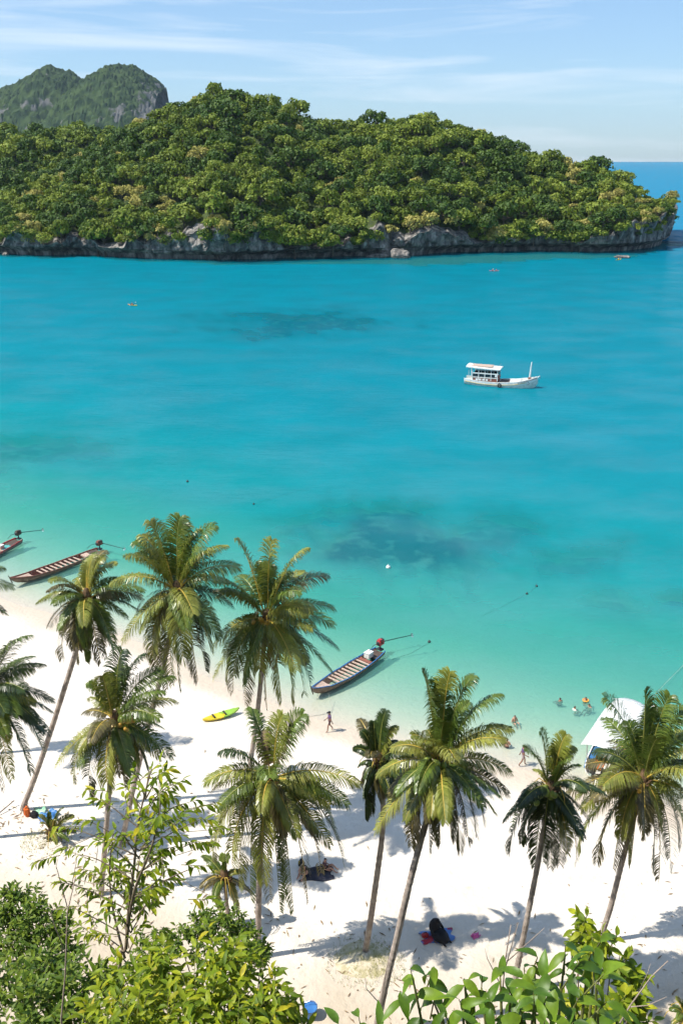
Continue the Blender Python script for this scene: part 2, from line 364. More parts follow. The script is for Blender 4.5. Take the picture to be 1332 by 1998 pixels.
# ------------------------------------------------------------------ wooded island
m_rock = None
def rock_material(name, c1, c2, c3, sc):
    m = bpy.data.materials.new(name); m.use_nodes = True; n = m.node_tree; p = n.nodes['Principled BSDF']; p.inputs['Roughness'].default_value = 0.95; p.inputs['Specular IOR Level'].default_value = 0.2
    t = n.nodes.new('ShaderNodeTexCoord'); mg = n.nodes.new('ShaderNodeMapping'); mg.inputs['Scale'].default_value = (sc, sc, sc * 0.35); n.links.new(t.outputs['Object'], mg.inputs['Vector'])
    q = n.nodes.new('ShaderNodeTexNoise'); q.inputs['Scale'].default_value = 1; q.inputs['Detail'].default_value = 8; q.inputs['Roughness'].default_value = 0.65; n.links.new(mg.outputs[0], q.inputs['Vector'])
    r = n.nodes.new('ShaderNodeValToRGB'); e = r.color_ramp.elements; e.new(0.5)
    for k, (ps, c) in enumerate(((0.33, c3), (0.5, c2), (0.68, c1))): e[k].position = ps; e[k].color = (*c, 1)
    n.links.new(q.outputs['Fac'], r.inputs[0]); n.links.new(r.outputs[0], p.inputs['Base Color'])
    b = n.nodes.new('ShaderNodeBump'); b.inputs['Strength'].default_value = 0.9; b.inputs['Distance'].default_value = 1.2 / sc * 0.25; n.links.new(q.outputs['Fac'], b.inputs['Height']); n.links.new(b.outputs[0], p.inputs['Normal'])
    return m
m_rock = rock_material('limestone', (0.42, 0.385, 0.34), (0.15, 0.142, 0.13), (0.035, 0.034, 0.033), 0.35)
m_forest_floor = mat('forest_floor', (0.06, 0.085, 0.018), (0.03, 0.045, 0.010), 0.95, 0.2, 0.5, 0.5)

RIDGE = [(-420, 395, 490), (-150, 400, 490), (0, 398, 488), (60, 372, 489), (110, 350, 492), (160, 327, 496), (230, 282, 503), (300, 245, 510), (370, 216, 512), (430, 199, 512), (500, 212, 512), (560, 230, 512), (640, 256, 513), (700, 256, 514),
         (760, 250, 514), (820, 246, 514), (880, 253, 512), (950, 275, 509), (1030, 312, 505), (1110, 336, 501), (1165, 342, 498), (1215, 366, 492), (1252, 396, 488), (1276, 430, 486)]
CO = [np.array(p) for p in CF] + [np.array(at_z(1310, 466)) , np.array(at_z(1306, 456)), np.array(at_z(1296, 449))]
RI = [np.array(at_y(*p)) for p in RIDGE] + [np.array(at_y(1278, 434, 490)), np.array(at_y(1272, 430, 496)), np.array(at_y(1265, 430, 502))]
CLIFF = [6, 6, 7, 7, 7, 5, 7, 8, 9, 9.5, 8, 6, 6, 8, 11, 12, 7, 4.5, 4, 4.5, 9, 13, 16, 17, 17, 15, 12]
def resample(P, n):
    P = np.array(P); t = np.linspace(0, 1, len(P)); u = np.linspace(0, 1, n); return np.stack([np.interp(u, t, P[:, k]) for k in range(P.shape[1])], 1)
NU = 420
co, ri, cl = resample(CO, NU), resample(RI, NU), resample(np.array(CLIFF, float)[:, None], NU)[:, 0]
for k in range(3):
    ke = np.ones(9) / 9; pad = np.pad(ri[:, k], 4, mode='edge'); ri[:, k] = np.convolve(pad, ke, 'valid')
cl = np.maximum(cl + fbm(np.linspace(0, 40, NU), np.zeros(NU), 0, 3, 61) * 6, 3.5)
def slope_pt(i, v):
    """island surface above the cliff, i in coast samples, v 0 cliff top .. 1 ridge"""
    c, r, h = co[i], ri[i], cl[i]
    inw = (r - c)[..., :2]; ln = np.linalg.norm(inw, axis=-1, keepdims=True); inw = inw / ln
    top = c[..., :2] + inw * 3.0
    xy = top + (r[..., :2] - top) * v[..., None]
    z = h + (r[..., 2] - h) * (1 - np.clip(1 - v, 0, 1)**1.25)
    z = z + fbm(xy[..., 0] / 26, xy[..., 1] / 26, 0, 3, 51) * 5.0 * np.sin(np.pi * np.clip(v, 0, 1))
    return np.concatenate([xy, z[..., None]], -1)
rows = []
idx = np.arange(NU)
inw = (ri - co)[:, :2]; inw = inw / np.linalg.norm(inw, axis=1, keepdims=True)
prof = [(9.5, -4.0, 0), (9.0, 0.2, 0), (8.2, 1.7, 0), (5.2, 2.8, .3), (2.6, 3.4, .6), (1.4, 3.8, 1)] + [(1.4 * (1 - q), None, 1) for q in np.linspace(0.05, 1, 12)]
for k, (off, zz, amp) in enumerate(prof):
    if zz is None: q = 1 - off / 1.4; z = 3.8 + np.maximum(cl - 3.8, 0.3) * q; o_ = off
    else: z = np.full(NU, zz); o_ = off
    u = co[:, 0] * 0.16 + co[:, 1] * 0.16
    n_ = fbm(co[:, 0] / 7, co[:, 1] / 7, z / 6, 4, 71) * 5.0 + fbm(co[:, 0] / 1.9, co[:, 1] / 1.9, z / 2.2, 3, 75) * 2.0
    n_ = n_ * (0.35 + 0.65 * amp)
    und = 1 if zz is None or zz > 3 else (0.35 + 0.65 * np.clip(fbm(co[:, 0] / 22, co[:, 1] / 22, 0, 2, 81) + 0.7, 0, 1))
    xy = co[:, :2] + inw * (o_ * und + n_)[:, None]
    rows.append(np.stack([xy[:, 0], xy[:, 1], z], 1))
ncl = len(rows)
for v in np.linspace(0.04, 1, 26): rows.append(slope_pt(idx, np.full(NU, v)))
for (dy, f) in ((12, 0.92), (30, 0.6), (55, 0.25), (75, -0.1)):
    b = ri.copy(); b[:, 1] += dy; b[:, 2] *= f; rows.append(b)
IS = np.array(rows)
fc = grid_faces(*IS.shape[:2])[:, ::-1]
mi = np.where(np.repeat(np.arange(len(rows)-1), NU-1) < ncl, 0, 1)
isl = link('island', mesh_from('island', IS.reshape(-1, 3), fc, [m_rock, m_forest_floor], mi)); tag(isl, kind='structure')

# second wooded hill of the island, behind the left slope
BR = resample([np.array(at_y(*p)) for p in ((-420, 300, 640), (-150, 275, 620), (0, 272, 610), (90, 268, 605), (150, 266, 600), (225, 274, 590), (300, 290, 585), (380, 330, 580))], 120)
rows = []
for v in np.linspace(0, 1, 18):
    b = BR.copy(); b[:, 1] -= 85 * (1 - v); b[:, 2] = BR[:, 2] * (0.08 + 0.92 * (1 - (1 - v)**1.4)) + fbm(b[:, 0] / 20, b[:, 1] / 20, 0, 3, 91) * 3 * (1 - v); rows.append(b)
for dy, f in ((30, .7), (70, 0), (75, -.1)):
    b = BR.copy(); b[:, 1] += dy; b[:, 2] *= f; rows.append(b)
BH = np.array(rows)
tag(link('island_rear_hill', mesh_from('rear_hill', BH.reshape(-1, 3), grid_faces(*BH.shape[:2])[:, ::-1], m_forest_floor, smooth=True)), kind='structure')

# ------------------------------------------------------------------ far limestone mountains
def mountain_material():
    m = bpy.data.materials.new('far_mountain'); m.use_nodes = True; n = m.node_tree; p = n.nodes['Principled BSDF']; p.inputs['Roughness'].default_value = 1; p.inputs['Specular IOR Level'].default_value = 0.1
    t = n.nodes.new('ShaderNodeTexCoord'); a = n.nodes.new('ShaderNodeAttribute'); a.attribute_name = 'bare'
    q = n.nodes.new('ShaderNodeTexNoise'); q.inputs['Scale'].default_value = 0.045; q.inputs['Detail'].default_value = 8; n.links.new(t.outputs['Object'], q.inputs['Vector'])
    r = n.nodes.new('ShaderNodeValToRGB'); e = r.color_ramp.elements; e[0].position = .38; e[1].position = .62; e[0].color = (0.016, 0.032, 0.012, 1); e[1].color = (0.056, 0.086, 0.028, 1); n.links.new(q.outputs['Fac'], r.inputs[0])
    mg = n.nodes.new('ShaderNodeMapping'); mg.inputs['Scale'].default_value = (0.05, 0.05, 0.018); n.links.new(t.outputs['Object'], mg.inputs['Vector'])
    q2 = n.nodes.new('ShaderNodeTexNoise'); q2.inputs['Scale'].default_value = 1; q2.inputs['Detail'].default_value = 8; n.links.new(mg.outputs[0], q2.inputs['Vector'])
    r2 = n.nodes.new('ShaderNodeValToRGB'); e = r2.color_ramp.elements; e[0].position = .35; e[1].position = .7; e[0].color = (0.05, 0.055, 0.05, 1); e[1].color = (0.17, 0.16, 0.15, 1); n.links.new(q2.outputs['Fac'], r2.inputs[0])
    ad = n.nodes.new('ShaderNodeMath'); ad.operation = 'ADD'; sb = n.nodes.new('ShaderNodeMath'); sb.operation = 'SUBTRACT'; sb.inputs[1].default_value = 0.5
    n.links.new(q2.outputs['Fac'], sb.inputs[0]); mu = n.nodes.new('ShaderNodeMath'); mu.operation = 'MULTIPLY'; mu.inputs[1].default_value = 2.2; n.links.new(sb.outputs[0], mu.inputs[0])
    n.links.new(a.outputs['Fac'], ad.inputs[0]); n.links.new(mu.outputs[0], ad.inputs[1])
    k = n.nodes.new('ShaderNodeMapRange'); k.inputs[1].default_value = 0.42; k.inputs[2].default_value = 0.58; n.links.new(ad.outputs[0], k.inputs[0])
    mm = n.nodes.new('ShaderNodeMix'); mm.data_type = 'RGBA'; n.links.new(k.outputs[0], mm.inputs[0]); n.links.new(r.outputs[0], mm.inputs[6]); n.links.new(r2.outputs[0], mm.inputs[7])
    n.links.new(mm.outputs[2], p.inputs['Base Color'])
    return m
m_mtn = mountain_material()
MY = 2600.0
def far_mountain(name, sil, y0, depth, seed, bare_pts):
    P = np.array([at_y(px, py, y0) for px, py in sil]); nu, nv = 420, 120
    x = np.linspace(P[0, 0], P[-1, 0], nu); zr = np.interp(x, P[:, 0], P[:, 2])
    v = np.linspace(0, 1.35, nv)
    XX, V = np.meshgrid(x, v); ZR = zr[None, :].repeat(nv, 0)
    YY = y0 - depth * (1 - V)
    f = np.where(V <= 1, 1 - (1 - np.clip(V, 0, 1))**2.0, 1 - (np.clip(V - 1, 0, 1) / 0.35)**1.5)
    ZZ = ZR * f - 3
    rel = np.clip(ZZ / 100, 0, 1)
    ZZ = ZZ + (fbm(XX / 95, YY / 95, 0, 4, seed) * 17 * np.sin(np.pi * np.clip(V, 0, 1)) + np.abs(noise(XX / 8, YY / 8, 0, seed + 5)) * 8 + fbm(XX / 22, YY / 22, 0, 3, seed + 7) * 10) * rel
    me = mesh_from(name, np.stack([XX, YY, ZZ], -1).reshape(-1, 3), grid_faces(nv, nu)[:, ::-1], m_mtn, smooth=False)
    nrm = np.zeros(len(me.vertices) * 3, np.float32); me.vertices.foreach_get('normal', nrm); nz_ = nrm.reshape(-1, 3)[:, 2]
    gx = np.gradient(cvm(ZZ), x, axis=1); gy = np.gradient(cvm(ZZ), axis=0) / np.gradient(YY, axis=0)
    st = np.hypot(gx, gy).ravel()
    bare = np.clip((st - 1.2) / 1.1, -0.45, 0.6)
    for (px, py, rx, ry, s) in bare_pts:
        c = at_y(px, py, y0 - depth * 0.5); k = FPX / (MY * 0.94)
        bare = np.maximum(bare, s * np.clip(1.5 - np.hypot((XX.ravel() - c.x) * k / rx, (ZZ.ravel() - c.z) * k / ry), 0, 1))
    fattr(me, 'bare', bare)
    return tag(link(name, me), kind='structure')
def cvm(a):
    k = np.ones(9) / 9
    a = np.apply_along_axis(lambda r_: np.convolve(np.pad(r_, 4, mode='edge'), k, 'valid'), 1, a)
    return np.apply_along_axis(lambda r_: np.convolve(np.pad(r_, 4, mode='edge'), k, 'valid'), 0, a)
far_mountain('mountain', [(-420, 300), (-200, 250), (-90, 205), (-20, 186), (15, 172), (45, 160), (75, 142), (95, 131), (108, 131), (125, 136), (145, 143), (160, 158), (185, 175), (220, 220), (260, 300)], MY + 140, 300, 101,
             [(60, 200, 20, 14, 0.4), (10, 215, 12, 20, 0.4), (85, 203, 22, 12, 0.55)])
far_mountain('mountain', [(60, 306), (100, 240), (130, 195), (158, 168), (175, 152), (195, 138), (215, 130), (238, 126), (262, 131), (280, 142), (304, 156), (326, 172), (338, 186), (343, 204), (342, 222), (338, 245), (332, 300)], MY, 330, 131,
             [(305, 205, 44, 38, 0.62), (235, 226, 30, 20, 0.45)])

# ------------------------------------------------------------------ island trees
TREE_MATS = {
    'dark': leafmat('tree_dark', [(0, (0.050, 0.102, 0.014)), (1, (0.105, 0.168, 0.022))], 0.6, 0.15, (0.10, 0.16, 0.01), 0.25, 0.5),
    'mid': leafmat('tree_mid', [(0, (0.135, 0.195, 0.020)), (1, (0.22, 0.27, 0.030))], 0.6, 0.18, (0.16, 0.22, 0.02), 0.25, 0.5),
    'light': leafmat('tree_light', [(0, (0.19, 0.255, 0.028)), (1, (0.28, 0.325, 0.042))], 0.6, 0.2, (0.22, 0.26, 0.03), 0.25, 0.5),
    'pale': leafmat('tree_pale', [(0, (0.36, 0.33, 0.075)), (1, (0.50, 0.44, 0.13))], 0.7, 0.2, (0.3, 0.28, 0.06), 0.2, 0.7)}
m_bark = mat('forest_bark', (0.14, 0.11, 0.08), (0.07, 0.055, 0.04), 0.9, 3)
def crown_arrays(seed, nclump=16, nleaf=46, flat=0.72):
    """leaf quads of one crown of about unit radius, base at z 0"""
    g = np.random.default_rng(seed); V, F, Rn = [], [], []
    cs = []
    for k in range(nclump):
        th = g.uniform(0, 2*math.pi); ph = math.asin(g.uniform(-0.25, 1)); rr = g.uniform(0.55, 0.82)
        cs.append((math.cos(ph)*math.cos(th)*rr, math.cos(ph)*math.sin(th)*rr, math.sin(ph)*rr*flat + 0.15, g.uniform(0.20, 0.40)))
    cs.append((0, 0, 0.3, 0.5))
    pts, nor, rnd = [], [], []
    for (cx, cy_, cz, r) in cs:
        n = int(nleaf * (r / 0.36)**2)
        d = g.normal(size=(n, 3)); d /= np.linalg.norm(d, axis=1, keepdims=True); d[:, 2] = np.where(d[:, 2] < -0.35, -d[:, 2], d[:, 2])
        pts.append(np.array([cx, cy_, cz]) + d * r * g.uniform(0.82, 1.12, (n, 1))); nor.append(d); rnd.append(np.full(n, g.uniform(0, 0.75)) + g.uniform(0, .25, n))
    P = np.concatenate(pts); N = np.concatenate(nor); rd = np.concatenate(rnd)
    N = N + g.normal(size=N.shape) * 0.45; N /= np.linalg.norm(N, axis=1, keepdims=True)
    A = np.cross(N, g.normal(size=N.shape)); A /= np.linalg.norm(A, axis=1, keepdims=True); B = np.cross(N, A)
    s = g.uniform(0.055, 0.12, (len(P), 1)); s2 = s * g.uniform(0.6, 1.1, s.shape)
    Q = np.stack([P - A*s, P - B*s2, P + A*s, P + B*s2], 1)
    return Q, rd, cs
NSHAPE = 7
SHAPES = [crown_arrays(300 + k, nclump=18 + 2*k, flat=(0.55, 0.7, 0.8, 0.95, 0.65, 0.75, 0.85)[k]) for k in range(NSHAPE)]
TREE_MESH = {}
for cl_ in TREE_MATS:
    for k in range(NSHAPE):
        Q, rd, cs_ = SHAPES[k]; V = Q.reshape(-1, 3).tolist(); n = len(Q); F = [tuple(range(4*i, 4*i+4)) for i in range(n)]
        b = MB(); b.tube([(0, 0, -1.1), (0.02, 0, -0.4), (0, 0, 0.25)], [0.07, 0.055, 0.03], 5)
        for a, (qx, qy, qz, qr) in enumerate(cs_): b.tube([(0, 0, -0.25 + 0.02*a), (qx*.5, qy*.5, qz*.45 - .05), (qx, qy, qz), (qx*(1 + qr/max(math.hypot(qx, qy, qz), .2)*.95), qy*(1 + qr/max(math.hypot(qx, qy, qz), .2)*.95), qz*(1 + qr/max(math.hypot(qx, qy, qz), .2)*.95))], [0.03, 0.02, 0.012, 0.004], 3)
        off = len(V); V += b.v; F += [tuple(off + i for i in f) for f in b.f]
        me = mesh_from('tree', V, F, [TREE_MATS[cl_], m_bark], [0]*n + [1]*len(b.f))
        fattr(me, 'rnd', np.concatenate([rd, np.zeros(len(b.f))]), 'FACE'); TREE_MESH[cl_, k] = me
def project(p):
    x, y, z = p[0], p[1], p[2] - CAM_H
    zc = y*cp - z*sp; yc = y*sp + z*cp
    return PW/2 + FPX*x/zc, PH/2 - FPX*yc/zc, zc
cand = []
def scatter(fn, n, sp_min, zone):
    cell = {}
    for _ in range(n):
        p, v = fn()
        s = sp_min * random.choice((0.55, 0.7, 0.8, 0.9, 1.0, 1.12, 1.3))
        k = (int(p[0]//9), int(p[1]//9), int(p[2]//9)); ok = True
        for a in (-1, 0, 1):
            for b in (-1, 0, 1):
                for c in (-1, 0, 1):
                    for (q, t) in cell.get((k[0]+a, k[1]+b, k[2]+c), ()):
                        if (q[0]-p[0])**2 + (q[1]-p[1])**2 + (q[2]-p[2])**2 < (0.5*(s+t))**2: ok = False; break
        if not ok: continue
        cell.setdefault(k, []).append((p, s)); cand.append((p, s, zone, v))
_sv = rng.random(16000)**0.9 * 1.02
_sp = slope_pt(rng.integers(0, NU, 16000), _sv); _si = iter(range(16000))
def on_slope():
    k = next(_si); return _sp[k], float(_sv[k])
def on_rear():
    a = random.random() * 119; b = 4 + random.random() * 13.5
    return BH[min(int(round(b)), 17), int(a)] + np.array([random.uniform(-2, 2), random.uniform(-3, 3), 0]), b / 17
def on_cliff():
    i = random.randrange(NU); k = random.randrange(8, ncl); return IS[k, i] + np.array([0, -0.3, 0]), -0.1
scatter(on_slope, 12000, 6.1, 'slope'); scatter(on_rear, 2500, 6.4, 'rear')
for _ in range(190):
    p_, v_ = on_cliff()
    if fbm(p_[0] / 30, p_[1] / 30, 0, 2, 99) > -0.12: cand.append((p_, random.uniform(2.6, 5.0), 'cliff', 0))
for (px, py) in ((180, 462), (190, 478), (30, 470), (60, 480), (330, 450), (420, 452), (440, 470), (560, 470), (620, 470), (575, 485), (660, 475), (700, 455), (945, 455), (960, 470), (1000, 478), (1040, 470), (1080, 478), (1010, 455), (1060, 455), (1150, 462), (1130, 475), (1175, 448), (1200, 440), (880, 445), (250, 455), (120, 465), (480, 465), (520, 455), (980, 485), (1095, 460), (1115, 485)):
    p = at_y(px, py, float(np.interp(at_z(px, 495).x, CFX, CFY)) + 1.5); cand.append((np.array(p), random.uniform(4.5, 7), 'cliff', 0))
vis = []
for (p, s, zone, v) in cand:
    x, y, zc = project(p)
    if -60 < x < 1400: vis.append((p, s, zone, v, x, y, zc))
def tree_class(p, zone, v):
    t = 0.6 * float(fbm(p[0] / 40, p[1] / 40, p[2] / 40, 3, 17)) + random.gauss(0, 0.24)
    if zone == 'rear': t -= 0.2
    x_, y_, _z = project(p)
    if random.random() < (0.045 if v > 0.06 else 0.16): return 'pale'
    if x_ > 1150 and random.random() < 0.35: return 'light'
    return 'dark' if t < -0.08 else ('mid' if t < 0.20 else 'light')
# the pale flowering crowns one can pick out in the photograph
PALE = [(195, 360), (258, 368), (366, 348), (580, 245), (880, 0), (965, 455), (1110, 322), (1085, 428), (470, 400), (315, 405), (440, 455), (130, 240), (985, 262), (1290, 372), (655, 360), (935, 405), (375, 312), (930, 250), (1060, 440)]
info = []
for (p, s, zone, v, x, y, zc) in vis:
    c = tree_class(p, zone, v)
    if min((x - a)**2 + ((y - 12) - b)**2 for a, b in PALE) < 13**2: c = 'pale'
    info.append([p, s, zone, v, x, y, zc, c])
info.sort(key=lambda t: -(t[1] / t[6]) * (1.15 if t[2] != 'rear' else 0.6))
WORD = {'dark': 'dark green round-crowned', 'mid': 'mid green leafy', 'light': 'bright yellow-green', 'pale': 'pale cream-flowering'}
def place_of(t):
    p, s, zone, v, x, y, zc, c = t
    size = 'small' if s < 5.4 else 'large' if s > 6.8 else 'medium'
    xs = ('at the left edge', 'left of centre', 'left of the summit', 'right of the summit', 'on the right', 'by the right tip')[min(int(max(x, 0) / 222), 5)]
    if zone == 'rear': return size, 'on the rear left hill ' + xs
    if zone == 'cliff' or v < 0.08: side = 'on the island cliff edge'
    elif v > 0.9: side = 'on the island crest'
    elif v > 0.5: side = 'high on the island slope'
    else: side = 'low on the island slope'
    return size, side + ' ' + xs
under = []
for _ in range(1500):
    p_, v_ = on_slope() if random.random() < .8 else on_rear()
    x_, y_, z_ = project(p_)
    if -40 < x_ < 1372: under.append([p_, random.uniform(2.2, 3.6), 'under', v_, x_, y_, z_, random.choice(('mid', 'mid', 'light', 'dark'))])
bigV, bigF, bigR, bigM = [], [], [], []; mats_l = list(TREE_MATS)
off = 0
for k, t in enumerate(info + under):
    p, s, zone, v, x, y, zc, c = t
    sh = random.randrange(NSHAPE); rad = s * random.uniform(0.74, 1.0); hz = rad * random.uniform(0.8, 1.25); rz = random.uniform(0, 6.28)
    if c == 'pale': rad *= 0.85; hz *= 0.85
    if x > 1225: rad *= 0.72; hz *= 0.66
    lift = rad * (0.30 if v > 0.85 else 0.5)
    if k < 290:
        o = link('tree', TREE_MESH[c, sh]); o.location = (p[0], p[1], p[2] + lift); o.rotation_euler = (0, 0, rz); o.scale = (rad, rad, hz)
        sz_, pl = place_of(t); tag(o, f"{sz_} {WORD[c]} tree {pl}", 'tree', f"{sz_} {c} trees {pl}")
    else:
        Q, rd, _c = SHAPES[sh]
        if zone != 'under': m_ = Q[::2].mean(1, keepdims=True); Q = m_ + (Q[::2] - m_) * 1.25; rd = rd[::2]
        if zone == 'under': m_ = Q[::4].mean(1, keepdims=True); Q = m_ + (Q[::4] - m_) * 1.7; rd = rd[::4]
        cz, sz = math.cos(rz), math.sin(rz)
        W = Q.reshape(-1, 3); W = np.stack([(W[:, 0]*cz - W[:, 1]*sz)*rad + p[0], (W[:, 0]*sz + W[:, 1]*cz)*rad + p[1], W[:, 2]*hz + p[2] + lift], 1)
        bigV.append(W); bigF.append(np.arange(len(W)).reshape(-1, 4) + off); off += len(W); bigR.append((rd + random.random()) % 1.0); bigM.append(np.full(len(rd), mats_l.index(c)))
if bigV:
    me = bpy.data.meshes.new('woodland'); V = np.concatenate(bigV).astype(np.float32); F = np.concatenate(bigF).astype(np.int32)
    me.vertices.add(len(V)); me.vertices.foreach_set('co', V.ravel()); me.loops.add(F.size); me.loops.foreach_set('vertex_index', F.ravel())
    me.polygons.add(len(F)); me.polygons.foreach_set('loop_start', np.arange(0, F.size, 4, dtype=np.int32)); me.update(calc_edges=True)
    for m_ in mats_l: me.materials.append(TREE_MATS[m_])
    me.polygons.foreach_set('material_index', np.concatenate(bigM).astype(np.int32)); fattr(me, 'rnd', np.concatenate(bigR), 'FACE')
    tag(link('woodland', me), 'dense green woodland covering the rest of the far island', 'woodland', kind='stuff')
print('island trees', len(info))

# ------------------------------------------------------------------ rocks at the island's foot
def rock(px, py, size, seed, label):
    c = at_z(px, py, 0); g = np.random.default_rng(seed)
    bm = bmesh.new(); bmesh.ops.create_icosphere(bm, subdivisions=4, radius=1)
    P = np.array([v.co[:] for v in bm.verts]); d = 1 + fbm(P[:, 0]*1.3+seed, P[:, 1]*1.3, P[:, 2]*1.3, 4, seed) * 0.75
    q = np.round(P * d[:, None] * 3.0) / 3.0; P = (P * d[:, None]) * 0.75 + q * 0.25
    for v, p in zip(bm.verts, P): v.co = (p[0]*size[0], p[1]*size[1], p[2]*size[2])
    me = bpy.data.meshes.new('rock'); bm.to_mesh(me); bm.free(); me.materials.append(m_rock_s)
    o = link('sea_rock', me, loc=(c.x, c.y, size[2]*0.35)); tag(o, label, 'rock')
m_rock_s = rock_material('boulder_stone', (0.42, 0.36, 0.31), (0.20, 0.18, 0.16), (0.06, 0.055, 0.05), 0.6)
rock(783, 503, (3.6, 2.4, 2.9), 6, 'tall jagged grey boulder standing in the water before the island cliff')
rock(742, 502, (4.6, 2, 1.1), 9, 'low flat grey rock left of the jagged boulder by the cliff')
rock(1213, 503, (2.7, 1.6, .9), 14, 'small brown rock in the water near the island right tip')
rock(12, 498, (1.2, 1, 0.8), 21, 'tiny dark rock at the foot of the cliff, left edge')

# ------------------------------------------------------------------ coconut palms
def frondmat(name, c1, c2, tc_, trans=0.26, rough=0.34):
    return leafmat(name, [(0, c1), (1, c2)], rough, trans, tc_, 0.6, 1.3)
FM = {'g': frondmat('frond_green', (0.085, 0.14, 0.022), (0.165, 0.22, 0.038), (0.20, 0.26, 0.03)),
      'y': frondmat('frond_yellow_green', (0.20, 0.235, 0.035), (0.33, 0.325, 0.07), (0.36, 0.36, 0.05)),
      'o': frondmat('frond_olive', (0.12, 0.105, 0.04), (0.21, 0.175, 0.075), (0.2, 0.17, 0.05)),
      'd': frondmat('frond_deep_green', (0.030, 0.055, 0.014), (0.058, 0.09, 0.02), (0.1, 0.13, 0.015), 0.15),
      'b': frondmat('frond_dry', (0.20, 0.145, 0.075), (0.34, 0.255, 0.14), (0.3, 0.2, 0.08), 0.15, 0.7)}
RM = {'g': mat('rib_green', (0.30, 0.30, 0.06), (0.22, 0.23, 0.05), 0.45), 'y': mat('rib_yellow', (0.62, 0.42, 0.07), (0.50, 0.36, 0.07), 0.45),
      'b': mat('rib_brown', (0.30, 0.20, 0.10), (0.20, 0.13, 0.07), 0.7)}
m_trunk = mat('palm_bark', (0.46, 0.385, 0.33), (0.27, 0.215, 0.18), 0.9, 3.5, 0.4, 14)
m_fibre = mat('palm_fibre', (0.20, 0.12, 0.06), (0.10, 0.06, 0.03), 0.9, 6, 0.5, 20)
m_coco = {'g': mat('coconut_green', (0.24, 0.30, 0.05), (0.18, 0.22, 0.03), 0.4, 4), 'o': mat('coconut_orange', (0.50, 0.29, 0.035), (0.38, 0.22, 0.03), 0.4, 4), 'b': mat('coconut_brown', (0.15, 0.09, 0.045), (0.09, 0.06, 0.03), 0.6, 4)}
UP = np.array([0, 0, 1.0])
def nrm(a): return a / np.maximum(np.linalg.norm(a, axis=-1, keepdims=True), 1e-9)
def frond_mesh(P0, P1, P2, g, kind, nleaf=84, Lmax=1.05, sag=0.75, wid=0.06, wind=0.18, ragged=0.0):
    t = np.linspace(0, 1, 15)[:, None]
    C = P0 * (1-t)**2 + P1 * 2*t*(1-t) + P2 * t*t
    C = C + np.array([wind, 0.04, -0.05]) * t**2
    seg = np.linalg.norm(np.diff(C, axis=0), axis=1).sum()
    Lmax = Lmax * min(1.0, seg / 4.2 + 0.12)
    V, F, M, Rd = [], [], [], []
    b = MB(); rr = np.interp(t[:, 0], [0, 0.12, 0.6, 1], [0.075, 0.042, 0.024, 0.006])
    b.tube([Vector(c) for c in C], list(rr), 4, 0, cap=False); V = list(b.v); F = list(b.f); M = [1]*len(F)
    roll = g.normal(0, 0.35)
    for side in (-1, 1):
        u = np.linspace(0.13, 0.995, nleaf) + g.normal(0, 0.004, nleaf); u = np.clip(u, 0.1, 1)
        if ragged: u = u[g.random(nleaf) > ragged]
        n = len(u)
        c = np.stack([np.interp(u, t[:, 0], C[:, k]) for k in range(3)], 1)
        T = nrm(np.stack([np.interp(u, t[:, 0], np.gradient(C[:, k], t[:, 0])) for k in range(3)], 1))
        S_ = np.cross(T, UP); bad = np.linalg.norm(S_, axis=1) < 0.12
        S_[bad] = np.cross(T[bad], np.array([g.normal(), g.normal(), 0.1])); S_ = nrm(S_) * side
        N_ = nrm(np.cross(S_, T) * side)
        S_ = S_ * math.cos(roll * side * side) + N_ * math.sin(roll) * side
        sweep = np.interp(u, [0.1, 0.5, 1], [0.35, 0.6, 1.15])[:, None]
        d1 = nrm(S_ + T * sweep + N_ * (0.28 + g.normal(0, 0.10, (n, 1))) + g.normal(0, 0.07, (n, 3)))
        ln = (Lmax * np.interp(u, [0.1, 0.28, 0.6, 0.85, 1], [0.6, 1.0, 1.0, 0.78, 0.36]) * g.uniform(0.88, 1.1, n))[:, None]
        sg = sag * g.uniform(0.75, 1.25, (n, 1)) * (0.55 + 0.45 * np.clip(1 - np.abs(T[:, 2:3]), 0, 1))
        d2 = nrm(d1 + np.array([wind * 0.9, 0, -1]) * sg * 0.8); d3 = nrm(d2 + np.array([wind * 1.2, 0, -1.0]) * sg * 1.3)
        a = c; m1 = c + d1 * ln * 0.36; m2 = m1 + d2 * ln * 0.34; e = m2 + d3 * ln * 0.32
        w1 = nrm(np.cross(d1, N_)) * wid * 0.5; w2 = nrm(np.cross(d2, N_ + 0.2 * d1)) * wid * 0.42
        base = len(V)
        A = np.stack([a - w1*0.6, a + w1*0.6, m1 - w1, m1 + w1, m2 - w2, m2 + w2, e], 1).reshape(-1, 3)
        V += [tuple(p) for p in A.tolist()]
        for i in range(n):
            q = base + 7*i
            F += [(q, q+1, q+3, q+2), (q+2, q+3, q+5, q+4), (q+4, q+5, q+6)]
        M += [0]*(3*n); rv = g.uniform(0, 0.45, n); Rd.append(np.repeat(rv, 3))
    rk = 'y' if kind in 'yo' else 'b' if kind == 'b' else 'g'
    me = mesh_from('frond', V, F, [FM[kind], RM[rk]], M)
    fattr(me, 'rnd', np.concatenate([np.zeros(len(b.f))] + Rd), 'FACE')
    return me
